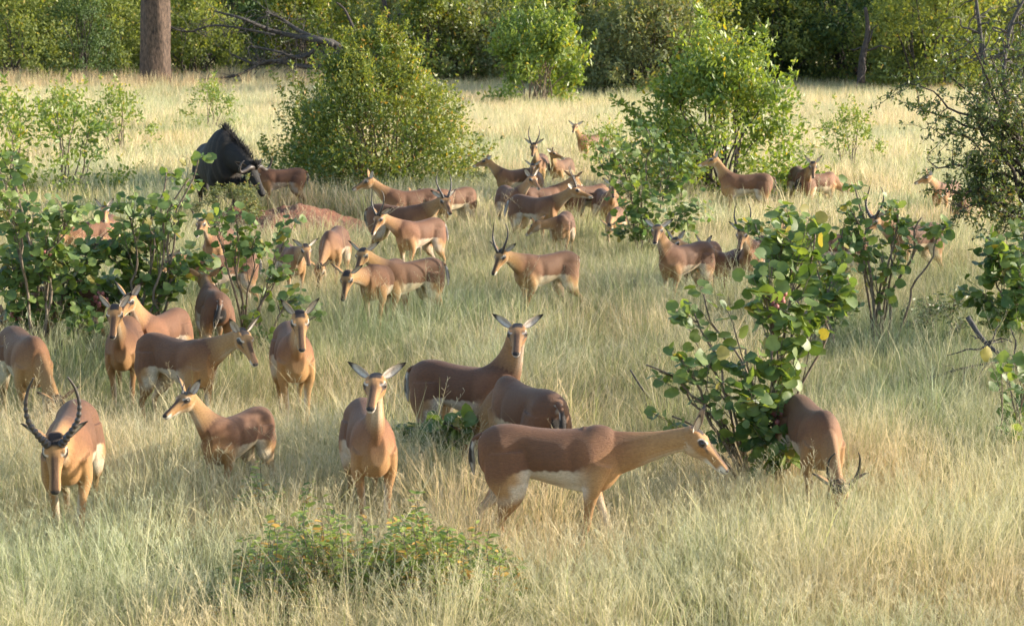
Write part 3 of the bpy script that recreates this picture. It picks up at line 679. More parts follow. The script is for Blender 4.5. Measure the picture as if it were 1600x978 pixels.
# ---- small bushes
bush_mesh('small', 1.2, 1.1, .8, 3200, .055, 'leaf_grey', 12, nclump=26, fill=.8)
p = at_h(360, 374, 0); place_bush('small', 'small_bush', 'small wiry bush on the red mound in front of the wildebeest', p + Vector((0, 0, .26)), (.9, .8, .68))
p = at_h(748, 318, 0); place_bush('small', 'small_bush', 'low bush tucked against the right foot of the big round bush', p, (.9, .8, .75), 2)
bush_mesh('sparse', 1.7, 1.4, 1.6, 2100, .075, 'leaf_light', 14, kind='oval', nclump=40, z0=-.02, fill=.9)
for (u, v, sc, lb) in ((1325, 285, .95, 'sparse open shrub in the pale grass between the light green bush and the thorny tree'), (110, 330, 1.25, 'sparse yellow green shrub behind the left leafy shrub'),
                       (25, 340, 1.3, 'sparse shrub at the left edge above the leafy shrub'), (185, 262, 1.1, 'thin yellow green shrub below the big tree trunk'), (95, 225, .9, 'thin shrub standing left of the big tree trunk'),
                       (330, 222, 1.0, 'thin grey green shrub in the grass right of the big tree trunk'), (945, 300, .8, 'thin shrub behind the round leaved bush')):
    place_bush('sparse', 'sparse_shrub', lb, at_h(u, v, 0), (sc, sc, sc), rnd.random() * 6, 'sparse shrubs in the pale grass', 'shrub')

# ---- round leaved shrubs
leafy_shrub('round_leaved_shrub', 'tall round leaved shrub that the stretching ewe sniffs, large dark green leaves', 'shrub', (1196, 800),
    [(1240, 385, 55, 50, 130, .3), (1190, 430, 45, 35, 60, .1), (1275, 350, 40, 30, 50, .5), (1300, 440, 40, 45, 80, .4), (1215, 480, 50, 40, 80, 0), (1265, 500, 40, 35, 50, .2), (1165, 545, 40, 35, 50, -.1),
     (1215, 560, 45, 40, 60, 0), (1060, 555, 55, 28, 30, -.2), (1030, 580, 35, 22, 16, -.2), (1050, 650, 45, 25, 24, -.2), (1010, 570, 30, 20, 14, -.3), (1090, 690, 35, 20, 16, -.2), (1130, 660, 40, 30, 24, -.1), (1100, 560, 45, 25, 24, -.1), (1180, 620, 60, 35, 70, -.2), (1210, 660, 55, 40, 80, -.25), (1232, 690, 28, 34, 40, -.35), (1205, 715, 40, 25, 40, -.3), (1120, 610, 40, 30, 22, -.2), (1085, 490, 45, 18, 34, .5), (1100, 460, 40, 15, 24, .6)],
    leaf=.092, seed=31, dens=1.0, stem_r=.016, pods=2)
leafy_shrub('round_leaved_shrub', 'round leaved shrub with a dense crown standing behind the sniffed shrub', 'shrub', (1300, 575),
    [(1300, 400, 45, 35, 70), (1255, 360, 55, 30, 70), (1300, 480, 50, 35, 80), (1230, 330, 45, 25, 50), (1180, 350, 40, 22, 40), (1320, 350, 30, 22, 30)], leaf=.09, seed=32, dens=1.1)
leafy_shrub('round_leaved_sapling', 'slender round leaved sapling with a bare stem right of the dense shrub', 'sapling', (1372, 570),
    [(1400, 360, 45, 28, 50), (1345, 365, 35, 22, 34), (1375, 400, 55, 22, 40), (1330, 330, 30, 20, 24), (1440, 340, 40, 20, 30), (1400, 320, 30, 15, 20), (1385, 455, 35, 15, 14), (1480, 350, 28, 18, 20), (1335, 290, 25, 12, 14)],
    leaf=.09, seed=33, dens=1.3, stem_r=.02, dy=.2)
leafy_shrub('leafy_shrub', 'dense leafy shrub filling the left edge above the grazing impala', 'shrub', (60, 590),
    [(20, 420, 55, 50, 130), (80, 390, 60, 50, 130), (30, 340, 50, 40, 90), (120, 440, 60, 50, 140), (50, 480, 60, 40, 110), (100, 330, 55, 30, 70), (10, 290, 40, 30, 50), (130, 500, 50, 25, 60), (20, 250, 40, 30, 40), (160, 370, 50, 40, 90)],
    leaf=.09, seed=41, dens=1.45, stem_r=.018, pods=3, dy=.6)
leafy_shrub('leafy_shrub', 'dense leafy shrub behind the pair of ewes, second from the left edge', 'shrub', (225, 575),
    [(200, 400, 60, 45, 140), (260, 430, 55, 40, 120), (180, 450, 55, 40, 120), (240, 360, 50, 35, 80), (300, 400, 40, 35, 60), (230, 480, 60, 30, 90), (270, 320, 40, 25, 40), (295, 280, 35, 22, 24), (310, 248, 22, 10, 10), (260, 270, 24, 15, 14), (200, 320, 50, 25, 50)],
    leaf=.09, seed=42, dens=1.35, stem_r=.018, dy=.6)
leafy_shrub('leafy_shrub', 'open leafy shrub with bare slanting stems above the shaded ewe facing us', 'shrub', (385, 570),
    [(400, 370, 45, 28, 50), (455, 360, 35, 22, 34), (360, 380, 35, 28, 44), (430, 420, 40, 25, 40), (450, 470, 45, 25, 40), (400, 490, 30, 20, 24), (335, 330, 40, 22, 34), (370, 340, 35, 18, 24), (500, 490, 35, 12, 14), (430, 520, 30, 15, 14), (320, 500, 30, 30, 26), (330, 430, 30, 30, 30)],
    leaf=.09, seed=43, dens=1.2, stem_r=.014, dy=.4)
leafy_shrub('leafy_bush', 'bright green leafy bush at the right edge below the thorny tree', 'bush', (1580, 580),
    [(1560, 400, 45, 40, 100), (1595, 440, 40, 50, 110), (1540, 460, 40, 35, 70), (1600, 370, 35, 30, 50), (1570, 490, 50, 30, 70), (1640, 420, 50, 60, 120)], leaf=.10, seed=51, dens=1.5)
leafy_shrub('leafy_plant', 'small leafy plant at the right edge beside the fallen branch', 'plant', (1590, 760),
    [(1570, 590, 30, 18, 14), (1590, 630, 30, 25, 20), (1560, 560, 22, 12, 10), (1600, 560, 30, 20, 18), (1590, 670, 30, 18, 14)], leaf=.10, seed=52, dens=1.4, stem_r=.008)
leafy_shrub('creeping_plant', 'low creeping green plant in the grass below the dark backed ewe', 'plant', (690, 775),
    [(655, 668, 32, 14, 36), (700, 662, 35, 15, 44), (735, 660, 25, 14, 30), (690, 690, 30, 14, 24), (630, 672, 16, 10, 12), (715, 685, 20, 14, 14)], leaf=.095, seed=53, dens=1.6, stem_r=.007, dy=.15)
leafy_shrub('low_shrub', 'low dark shrub with small leaves right of the slender sapling', 'shrub', (1465, 565),
    [(1450, 480, 40, 25, 80), (1490, 470, 35, 30, 80), (1430, 500, 30, 15, 40), (1500, 510, 30, 18, 40)], leaf=.06, mat='thorn', seed=54, dens=1.6, kind='oval', nobj=0)

# ---- thorny tree at the right
def thorny():
    B = at_h(1625, 470, 0); Bn = np.array(B); g = random.Random(61); r = np.random.default_rng(61)
    t = empty('thorny_tree', B); tag(t, 'thorny small leaved tree reaching in from the right edge with dark crooked branches', 'tree')
    P0, tb = limb(Bn + [0, 0, -.1], np.array(at_y(1600, 250, B.y)), .10, .06, g=g, n=7, ns=8, wig=.03); V, F = tb; link('trunk', mesh_np('trunk', V - Bn, F, M['darkwood']), t)
    C = []; D = []; tw = []
    ends = [(1510, 240), (1440, 170), (1480, 110), (1545, 80), (1450, 250), (1500, 330), (1560, 330), (1590, 150), (1530, 170), (1470, 210), (1570, 230), (1520, 290), (1600, 60), (1480, 300), (1555, 130), (1500, 60), (1420, 130)]
    for u, v in ends:
        c = np.array(at_y(u, v, B.y + g.uniform(-.7, .7))); q = P0[g.randrange(6, len(P0))]
        P, tb = limb(q, c, .028, .006, g=g, n=8, ns=5, wig=.07, lift=-.1 if v > 230 else .3); V, F = tb; link('branch', mesh_np('branch', V - Bn, F, M['darkwood']), t)
        for k in range(20):
            q = P[g.randrange(len(P) // 3, len(P))]; e = nrm(r.normal(0, 1, 3)) * r.uniform(.18, .6)
            PP, tt = limb(q, q + e * [1, 1, .8], .006, .002, g=g, n=5, ns=3, wig=.12, lift=.1); tw.append(tt)
            for a in range(32):
                C.append(PP[g.randrange(1, len(PP))] + r.normal(0, .02, 3)); D.append(r.normal(0, 1, 3))
    V, F = join(tw); o = link('twigs', mesh_np('twigs', V - Bn, F, M['darkwood']), t); o['kind'] = 'stuff'
    C = np.array(C) - Bn; n = len(C); Nn = nrm(r.normal(0, .6, (n, 3)) + [0, -.2, .6])
    o = link('foliage', leaves_mesh('foliage', C, nrm(np.array(D)), Nn, .052 * r.uniform(.6, 1.3, n), r.random((n, 3)), 'oval', M['leaf_thorn']), t); o['kind'] = 'stuff'
thorny()

# ---- tree trunk, fallen tree, sticks
def trunk_tree():
    B = at_h(244, 152, 0); t = empty('big_tree', B); tag(t, 'big tree with a thick dark straight trunk at upper left, its crown above the picture', 'tree')
    z = np.array([-.1, .15, .5, 1.2, 2.2, 3.6, 5.2, 6.4]); r = np.array([.78, .70, .62, .575, .56, .54, .53, .50]); x = np.array([0, 0, 0, 0, .03, .10, .2, .3])
    P = catmull(np.stack([x, x * 0, z], -1), 40); rr = np.interp(np.linspace(0, 7, 40), np.arange(8), r); V, F = tube(P, rr, 28)
    a = np.arctan2(V[:, 1], V[:, 0]); bump = 1 + .05 * np.sin(a * 7 + V[:, 2] * .8) + .03 * np.sin(a * 15 - V[:, 2] * 1.7) + .02 * np.sin(V[:, 2] * 14 + a * 3)
    c = np.stack([np.interp(V[:, 2], z, x), V[:, 1] * 0, V[:, 2]], -1); V = c + (V - c) * bump[:, None]
    link('trunk', mesh_np('trunk', V, F, M['bark']), t)
    g = random.Random(4); parts = []
    for k in range(7):
        an = k * .9 + g.random(); e = (math.cos(an) * g.uniform(2.5, 4), math.sin(an) * g.uniform(2.5, 4), g.uniform(8.5, 11)); V, F = limb((.3, 0, 6.0), e, .28, .06, g=g, n=7, ns=7)[1]
        link('limb', mesh_np('limb', V, F, M['bark']), t)
    C, D, Nn, tint, K = crown_leaves(10, 9, 5.5, 12000, .22, 77, nclump=80, z0=0)
    rr_ = np.random.default_rng(2); o = link('crown', leaves_mesh('crown', C + [0, 0, 7.5], D, Nn, .2 * rr_.uniform(.6, 1.2, len(C)), tint, 'small', M['leaf_far']), t); o['kind'] = 'stuff'
trunk_tree()
def px_branch(pts, y, r0, r1, n=24, ns=7, yo=None):
    """crooked branch through pixels at distances y+yo"""
    P = [np.array(at_y(u, v, y + (yo[i] if yo else 0))) for i, (u, v) in enumerate(pts)]
    P = catmull(P, n); return P, tube(P, np.linspace(r0, r1, n), ns)
def fallen_tree():
    B = at_h(430, 150, 0); Bn = np.array(B); t = empty('fallen_dead_tree', B); tag(t, 'fallen leafless dead tree with grey crooked branches beside the big trunk', 'dead tree')
    Y = B.y; g = random.Random(9); r = np.random.default_rng(9)
    main = [[(545, 90), (520, 68), (490, 62), (430, 50), (380, 30), (335, 18)], [(545, 92), (500, 84), (450, 92), (400, 100), (360, 84)], [(520, 70), (470, 50), (440, 30), (415, 18)], [(545, 100), (480, 105), (420, 96), (370, 118), (310, 125)],
            [(500, 70), (470, 90), (430, 80), (390, 72)], [(600, 12), (585, -8), (570, -30)], [(555, 30), (540, 14), (525, 4)], [(430, 55), (340, 40), (290, 50), (240, 30)]]
    for k, m in enumerate(main[:5] + main[7:]):
        P, (V, F) = px_branch(m, Y, (.19, .15, .12, .12, .09, .05)[k], .03, yo=[g.uniform(-.6, .6) for _ in m]); link('branch', mesh_np('branch', V - Bn, F, M['deadwood']), t)
        tw = []
        for q in range(46):
            a = P[g.randrange(4, len(P))]; e = nrm(r.normal(0, 1, 3) + [-.7, -.2, -.25]) * r.uniform(.4, 1.5); b = a + e; b[2] = max(b[2], .05)
            tw.append(limb(a, b, .015, .005, g=g, n=6, ns=4, wig=.10, lift=0)[1])
        V, F = join(tw); o = link('twigs', mesh_np('twigs', V - Bn, F, M['deadwood']), t); o['kind'] = 'stuff'
    P, (V, F) = px_branch([(545, 90), (560, 130), (585, 160)], Y, .14, .2); link('trunk', mesh_np('trunk', V - Bn, F, M['darkwood']), t)
fallen_tree()
def stick(name, label, pts, v_foot, r0, r1, mat='deadwood', yo=None, twigs=0, cat='branch'):
    B = at_h(pts[0][0], v_foot, 0); P, (V, F) = px_branch(pts, B.y, r0, r1, 16, 6, yo); parts = [(V, F)]; g = random.Random(len(pts)); r = np.random.default_rng(3)
    for k in range(twigs):
        a = P[g.randrange(3, 15)]; parts.append(limb(a, a + nrm(r.normal(0, 1, 3)) * r.uniform(.15, .5) * (B.y / 20), r1 * .8, r1 * .3, g=g, n=5, ns=4, wig=.1)[1])
    V, F = join(parts); o = link(name, mesh_np(name, V - np.array(B), F, M[mat]), None); o.location = B; tag(o, label, cat); return o
stick('fallen_branch', 'long thin grey branch lying in the grass at the right, below the low dark shrub', [(1428, 600), (1480, 582), (1530, 570), (1600, 560)], 640, .014, .007, twigs=3)
stick('dead_branch', 'blue grey dead branch slanting down at the right edge under the low shrub', [(1512, 495), (1535, 530), (1560, 552), (1600, 585)], 640, .022, .012, yo=[0, -.1, -.2, -.3], twigs=10)
stick('short_stick', 'short dark stick rising from the grass left of the tall round leaved shrub', [(1018, 625), (1002, 605), (985, 578)], 690, .012, .006)
stick('dead_snag', 'bare dead snag standing in the dark far thicket at right', [(1345, 130), (1348, 90), (1356, 50), (1352, 12)], 160, .16, .06, 'darkwood', twigs=5, cat='dead tree')
stick('bare_tree', 'leafless pale twiggy tree in the far right corner', [(1545, 180), (1538, 110), (1530, 40), (1524, -10)], 190, .10, .04, 'deadwood', twigs=26, cat='dead tree')
stick('bare_tree', 'second leafless twiggy tree right of the other in the far right corner', [(1575, 175), (1568, 110), (1580, 40), (1600, 0)], 195, .09, .04, 'deadwood', twigs=26, cat='dead tree')
stick('hanging_limb', 'dark bare limb standing among the far bushes above the big round bush', [(560, 60), (548, 35), (538, 15), (525, 4)], 150, .07, .03, 'darkwood', cat='branch')
stick('slanting_trunk', 'dark slanting trunk at the top edge above the big round bush', [(612, 90), (606, 40), (602, 10), (590, -30)], 140, .12, .08, 'darkwood', twigs=4, cat='tree')
stick('thin_dark_trunk', 'thin dark upright stem among the far bushes right of the bright green bush', [(1070, 90), (1071, 50), (1068, 20), (1074, -10)], 140, .07, .04, 'darkwood', twigs=6, cat='tree')

# ---- red earth mound
def mound():
    c = at_h(455, 372, 0); m, nt, b = new_mat('red_earth'); tc = nt.nodes.new('ShaderNodeTexCoord')
    n1 = noise(nt, 2.5, 6, tc.outputs['Object'], .65); n2 = noise(nt, 14, 5, tc.outputs['Object'], .7)
    c1 = mixcol(nt, (.16, .065, .036), (.28, .125, .070), n1); c1 = mixcol(nt, c1, ramp(nt, n2, [(.3, (.65, .65, .65)), (.7, (1.2, 1.2, 1.2))]), .9, 'MULTIPLY')
    nt.links.new(c1, b.inputs['Base Color']); b.inputs['Roughness'].default_value = 1
    bu = nt.nodes.new('ShaderNodeBump'); bu.inputs['Distance'].default_value = .05; nt.links.new(n2, bu.inputs['Height']); nt.links.new(bu.outputs[0], b.inputs['Normal'])
    n = 60; x = np.linspace(-1, 1, n); X, Y = np.meshgrid(x, x); r = np.sqrt(X ** 2 + Y ** 2)
    g = np.random.default_rng(2); Z = .40 * np.maximum(0, 1 - r ** 2) ** 1.3 * (1 + .22 * np.sin(X * 5 + 1) * np.cos(Y * 4) + .10 * np.sin(X * 13) * np.sin(Y * 11 + 2)) + g.normal(0, .016, X.shape) - .03
    Z += .22 * np.exp(-((X + .55) ** 2 + (Y - .15) ** 2) / .05)
    V = np.stack([X * 1.6, Y * 2.5, Z], -1).reshape(-1, 3); i, j = np.meshgrid(np.arange(n - 1), np.arange(n - 1), indexing='ij'); a = (i * n + j).ravel()
    o = link('earth_mound', mesh_np('earth_mound', V, np.stack([a, a + 1, a + n + 1, a + n], -1), m)); o.location = c
    tag(o, 'low bare mound of red earth in front of the wildebeest', 'mound'); return c
MC = mound()

# ---- far thicket: individual bushes
farspec = [('fa', 3.4, 3.0, 2.9, 5200, .15, 'leaf_far', 101), ('fb', 3.0, 2.8, 3.4, 5200, .15, 'leaf_far', 102), ('fc', 3.6, 3.0, 2.6, 5200, .15, 'leaf_grey', 103),
           ('fd', 3.6, 3.2, 3.6, 6500, .14, 'leaf_dark', 104), ('fe', 3.0, 2.8, 3.0, 5200, .15, 'leaf_bush', 105)]
for k, w_, d_, h_, n_, l_, m_, s_ in farspec: bush_mesh(k, w_, d_, h_, int(n_ * 2.1), l_ * .78, m_, s_, nclump=80, shape=1.15, fill=.7, z0=-.05)
FAR = [  # u, v_foot, type, scale, label
 (20, 128, 'fa', 1.1), (75, 118, 'fe', 1.15), (128, 126, 'fd', .75), (165, 120, 'fa', 1.0), (205, 112, 'fb', 1.1), (300, 116, 'fa', 1.1), (350, 110, 'fd', 1.1), (405, 106, 'fb', 1.2), (470, 108, 'fe', 1.2),
 (520, 104, 'fa', 1.3), (575, 112, 'fe', 1.2), (630, 118, 'fc', 1.1), (675, 126, 'fe', 1.1), (712, 122, 'fc', 1.15), (760, 116, 'fd', 1.1), (790, 110, 'fa', 1.2), (905, 128, 'fb', 1.15), (950, 124, 'fa', 1.15), (985, 130, 'fc', 1.1),
 (1020, 134, 'fc', 1.05), (1060, 126, 'fb', 1.15), (1095, 118, 'fa', 1.2), (1150, 116, 'fb', 1.3), (1205, 124, 'fa', 1.25), (1268, 122, 'fd', 1.2), (1320, 126, 'fd', 1.3), (1375, 120, 'fd', 1.2), (1420, 132, 'fa', 1.1), (1462, 140, 'fb', 1.2),
 (1510, 128, 'fe', 1.2), (1560, 122, 'fd', 1.1), (1605, 134, 'fc', 1.1)]
words = {'fa': 'yellow green bush', 'fb': 'tall olive bush', 'fc': 'greyish bush', 'fd': 'dark green bush', 'fe': 'mid green bush'}
marks = [(0, 'at the left end'), (110, 'left of the big tree trunk'), (215, 'just left of the big tree trunk'), (330, 'just right of the big tree trunk'), (440, 'behind the fallen dead tree'), (560, 'above left of the big round bush'), (660, 'above right of the big round bush'),
         (760, 'left of the bright green bush'), (880, 'right of the bright green bush'), (1000, 'above the farthest ewe'), (1100, 'above the light green bush'), (1230, 'beside the dead snag'), (1400, 'above the pale grass at right'), (1500, 'behind the thorny tree'), (1580, 'at the right end')]
seen = {}
for i, (u, v, ty, sc) in enumerate(FAR):
    v += 18 + 14 * max(0, 1 - abs(u - 960) / 330); p = at_h(u, v, 0); mk = [m for x, m in marks if u >= x][-1]; lb = words[ty] + ' in the far thicket ' + mk
    seen[lb] = seen.get(lb, 0) + 1
    if seen[lb] > 1: lb = ('next ' if seen[lb] == 2 else 'third ') + lb
    place_bush(ty, 'far_bush', lb, p, (sc * 1.4, sc * 1.3, sc * rnd.uniform(1.35, 1.65)), rnd.random() * 6, 'bushes of the far thicket')
# woodland closing the horizon behind
C, D, Nn, tint, K = crown_leaves(9, 7, 6.5, 4200, .4, 201, nclump=46, z0=.1)
rw = np.random.default_rng(3); wl = leaves_mesh('crown', C, D, Nn, .42 * rw.uniform(.6, 1.2, len(C)), tint, 'small', M['leaf_far'])
wt = mesh_np('trunk', *limb((0, 0, -.1), (.2, 0, 5), .22, .08, ns=7)[1], M['bark'])
for k in range(44):
    x = -62 + k * 2.9 + rnd.uniform(-1.5, 1.5); y = 120 + rnd.uniform(-10, 30); t = empty('woodland_tree', (x, y, 0), rnd.random() * 6); sc = rnd.uniform(.85, 1.3); t.scale = (sc, sc, sc)
    tag(t, 'distant tree of the woodland behind the far thicket', 'tree', 'distant woodland trees'); o = link('crown', wl, t); o['kind'] = 'stuff'; link('trunk', wt, t)
# ---- trees beyond the right edge that shade the middle of the grass
def shade_tree(x, y, h, w_, seed, label):
    t = empty('shade_tree', (x, y, 0)); tag(t, label, 'tree', 'trees beyond the right edge')
    V, F = limb((0, 0, -.1), (.2, 0, h * .62), .2, .1, ns=8)[1]; link('trunk', mesh_np('trunk', V, F, M['bark']), t)
    C, D, Nn, tint, K = crown_leaves(w_, w_ * .9, h * .62, 1500, .17, seed, nclump=40, z0=0, fill=.8)
    for kk in K[::5]:
        V, F = limb((.2, 0, h * .5), kk + [0, 0, h * .4], .07, .02, ns=5)[1]; link('limb', mesh_np('limb', V, F, M['bark']), t)
    r = np.random.default_rng(seed); o = link('crown', leaves_mesh('crown', C + [0, 0, h * .4], D, Nn, .17 * r.uniform(.6, 1.2, len(C)), tint, 'small', M['leaf_far']), t); o['kind'] = 'stuff'
shade_tree(12.5, 16.2, 7.6, 4.6, 301, 'tree standing just beyond the right edge of the grass')
shade_tree(13.6, 20.6, 7.2, 4.6, 302, 'second tree beyond the right edge, farther from us')

# ------------------------------------------------------------------ forbs in the foreground
def forb(name, label, base, clumps, seed):
    B = at_h(base[0], base[1], 0); Bn = np.array(B); g = random.Random(seed); r = np.random.default_rng(seed); t = empty(name, B); tag(t, label, 'plant')
    C = []; D = []; tw = []; NN = []
    for u, v, ru, n in clumps:
        for k in range(max(5, int(n * .62))):
            e = at_y(u + g.gauss(0, ru * .85), v + g.gauss(0, 20), B.y + g.uniform(-.35, .35)); e = np.array(e); q = np.array([e[0] + g.gauss(0, .08), e[1] + g.gauss(0, .05), 0])
            P, tb = limb(q, e, .004, .002, g=g, n=5, ns=3, wig=.04, lift=.1); tw.append(tb)
            for a in range(3, len(P)):
                for s in (1, -1):
                    for z_ in (0, .5):
                        C.append(P[a] + (P[a - 1] - P[a]) * z_); an = g.random() * 6.28; D.append([math.cos(an), math.sin(an) * s, g.uniform(-.3, .5)]); NN.append([g.gauss(0, .3), -.3 + g.gauss(0, .3), 1])
    V, F = join(tw); o = link('stems', mesh_np('stems', V - Bn, F, M['stem']), t); o['kind'] = 'stuff'
    C = np.array(C) - Bn; n = len(C); tint = r.random((n, 3)); o = link('foliage', leaves_mesh('foliage', C, nrm(np.array(D)), np.array(NN, float), .055 * r.uniform(.5, 1.2, n), tint, 'oval', M['leaf_forb']), t); o['kind'] = 'stuff'
forb('forb_patch', 'low leafy plant turning orange in the foreground grass, left of the taller green sprig', (480, 985), [(490, 822, 50, 70), (450, 855, 60, 60), (520, 855, 60, 60), (430, 895, 60, 50), (500, 895, 70, 60), (570, 880, 50, 44)], 71)
forb('forb_patch', 'low leafy plant with a taller green sprig in the foreground grass, bottom centre', (660, 980), [(655, 805, 7, 12), (640, 832, 40, 60), (690, 850, 60, 66), (640, 868, 60, 60), (730, 872, 60, 56), (600, 872, 60, 50), (700, 900, 80, 60)], 72)
forb('forb_patch', 'thin green plant with small leaves at the bottom right of the forb patches', (790, 990), [(785, 885, 18, 16), (770, 910, 26, 20)], 73)
forb('leafy_weed', 'thin green leafy weed in front of the young small impala', (402, 850), [(402, 738, 7, 5), (425, 800, 9, 5), (380, 790, 9, 5)], 74)
forb('leafy_weed', 'thin pale green weed below the ewe in front centre', (478, 860), [(478, 770, 8, 6), (440, 790, 12, 6)], 75)

# ------------------------------------------------------------------ grass
def grass_mat():
    m, nt, b = new_mat('grass_blades'); out = nt.nodes['Material Output']
    at = nt.nodes.new('ShaderNodeAttribute'); at.attribute_name = 'col'; g = nt.nodes.new('ShaderNodeNewGeometry')
    n1 = noise(nt, .45, 3, g.outputs['Position']); n2 = noise(nt, 2.2, 3, g.outputs['Position'])
    c = mixcol(nt, at.outputs[0], ramp(nt, n1, [(.35, (.80, .92, .80)), (.65, (1.18, 1.06, .92))]), 1, 'MULTIPLY')
    c = mixcol(nt, c, ramp(nt, n2, [(.3, (.82, .82, .82)), (.7, (1.15, 1.15, 1.15))]), 1, 'MULTIPLY')
    nt.links.new(c, b.inputs['Base Color']); b.inputs['Roughness'].default_value = .55; b.inputs['Specular IOR Level'].default_value = .3
    tr = nt.nodes.new('ShaderNodeBsdfTranslucent'); nt.links.new(c, tr.inputs[0])
    mx = nt.nodes.new('ShaderNodeMixShader'); mx.inputs[0].default_value = .38
    nt.links.new(b.outputs[0], mx.inputs[1]); nt.links.new(tr.outputs[0], mx.inputs[2]); nt.links.new(mx.outputs[0], out.inputs[0])
    return m
GM = grass_mat()
GREEN = np.array([.16, .235, .070]); GREEN2 = np.array([.35, .385, .15]); STRAW = np.array([.68, .58, .37]); STRAW2 = np.array([.76, .68, .49]); GREY = np.array([.45, .45, .31]); RUST = np.array([.44, .32, .22])
def tuft(seed, nb, h0, h1, wid, spread, cols, lean=.35, heads=0, headcol=STRAW2, messy=0.):
    r = np.random.default_rng(seed); seg = 4
    Vs = []; Fs = []; Cs = []; off = 0
    for i in range(nb):
        a = r.uniform(0, 6.283); rad = spread * r.random() ** .6; q = np.array([math.cos(a) * rad, math.sin(a) * rad, -.02]); h = r.uniform(h0, h1)
        la = a + r.normal(0, .9); ln = abs(r.normal(0, lean)) + .05; wv = r.uniform(0, 6.283); sd_ = np.array([math.cos(wv), math.sin(wv), 0]); cv = r.uniform(.2, 1.1)
        if r.random() < messy: ln += 1.1
        t = np.linspace(0, 1, seg); out = np.array([math.cos(la), math.sin(la), 0]); sx = h * ln * (t * .5 + cv * t ** 2.2 * .6); z = h * t * (1 - .22 * cv * ln * t)
        P = q + out * sx[:, None] + np.array([0, 0, 1]) * z[:, None]; kink = r.normal(0, .012, (seg, 3)); kink[0] = 0; P = P + kink
        wd = wid * r.uniform(.6, 1.3) * np.array([.9, 1, .75, .12])
        V = np.concatenate([P - sd_ * wd[:, None] / 2, P + sd_ * wd[:, None] / 2]); k = np.arange(seg - 1)
        F = np.stack([k, k + 1, k + 1 + seg, k + seg], -1) + off
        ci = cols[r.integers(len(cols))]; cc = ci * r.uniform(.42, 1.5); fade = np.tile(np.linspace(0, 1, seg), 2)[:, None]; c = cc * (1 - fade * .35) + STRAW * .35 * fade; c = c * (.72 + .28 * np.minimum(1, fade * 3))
        Vs.append(V); Fs.append(F); Cs.append(c); off += len(V)
        if i < heads:                                 # an open seed head: fine side branches with spikelets
            tip = P[-1]; dr = nrm(P[-1] - P[-2]); ns_ = 14; hc = headcol * r.uniform(.8, 1.1)
            for k in range(ns_):
                f = k / ns_; st = tip - dr * h * .30 * f; an = r.uniform(0, 6.283); o_ = nrm(np.array([math.cos(an), math.sin(an), .9])); L = (.018 + .045 * f) * r.uniform(.6, 1.3); e = st + o_ * L
                s2 = nrm(np.cross(o_, [.3, .2, 1])) * .0009 * (wid / .004); s3 = s2 * 1.2
                V = np.array([st - s2 * .5, st + s2 * .5, e + s3, e - s3]); Vs.append(V); Fs.append(np.array([[0, 1, 2, 3]]) + off); Cs.append(np.tile(hc, (4, 1))); off += 4
    return mesh_np('tuft', np.vstack(Vs), np.vstack(Fs), GM, np.clip(np.vstack(Cs), 0, 1), smooth=False)
tc = bpy.data.collections.new('grass_tufts')
specs = []
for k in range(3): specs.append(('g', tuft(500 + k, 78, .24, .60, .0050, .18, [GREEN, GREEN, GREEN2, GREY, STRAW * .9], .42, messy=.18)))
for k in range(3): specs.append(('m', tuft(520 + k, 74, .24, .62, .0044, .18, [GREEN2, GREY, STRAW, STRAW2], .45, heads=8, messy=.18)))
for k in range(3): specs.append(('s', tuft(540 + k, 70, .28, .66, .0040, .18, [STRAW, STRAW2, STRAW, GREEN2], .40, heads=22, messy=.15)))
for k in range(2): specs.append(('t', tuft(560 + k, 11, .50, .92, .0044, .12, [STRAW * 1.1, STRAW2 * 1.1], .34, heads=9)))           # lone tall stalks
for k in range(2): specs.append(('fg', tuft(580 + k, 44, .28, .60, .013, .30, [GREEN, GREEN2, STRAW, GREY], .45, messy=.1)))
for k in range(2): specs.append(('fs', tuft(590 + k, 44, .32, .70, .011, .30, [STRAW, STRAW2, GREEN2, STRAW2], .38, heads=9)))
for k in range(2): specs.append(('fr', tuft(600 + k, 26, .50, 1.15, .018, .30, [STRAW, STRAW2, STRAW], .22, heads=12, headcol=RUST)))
for i, (kk, me) in enumerate(specs):
    o = bpy.data.objects.new('tuft_%02d' % i, me); tc.objects.link(o)
idxs = {}
for i, (kk, me) in enumerate(specs): idxs.setdefault(kk, []).append(i)
def vnoise(x, y, s, seed):
    r = np.random.default_rng(seed); G = r.random((64, 64)); x = x * s + 1000; y = y * s + 1000; xi = np.floor(x).astype(int); yi = np.floor(y).astype(int); fx = x - xi; fy = y - yi
    fx = fx * fx * (3 - 2 * fx); fy = fy * fy * (3 - 2 * fy); g = lambda a, b: G[a % 64, b % 64]
    return (g(xi, yi) * (1 - fx) + g(xi + 1, yi) * fx) * (1 - fy) + (g(xi, yi + 1) * (1 - fx) + g(xi + 1, yi + 1) * fx) * fy
def band(y0, y1, dens):
    w0 = .30; area = 0; n = int(dens * ((y1 - y0) * (2 * (w0 * (y0 + y1) / 2 + 1.5)))); y = rng.uniform(y0, y1, n * 2); x = rng.uniform(-1, 1, n * 2) * (w0 * y1 + 1.5); ok = np.abs(x) < w0 * y + 1.5; return x[ok][:n], y[ok][:n]
def pick(keys, p, n):
    q = rng.random(n); out = np.zeros(n, int); cp = np.cumsum(p, axis=0)
    for k in range(len(keys) - 1, -1, -1):
        m = q < cp[k]; ch = np.array(idxs[keys[k]]); out[m] = ch[rng.integers(0, len(ch), m.sum())]
    return out
PX = []; PI = []; PS = []
def emit(x, y, idx, sc): PX.append(np.stack([x, y, 0 * x], -1)); PI.append(idx); PS.append(sc)
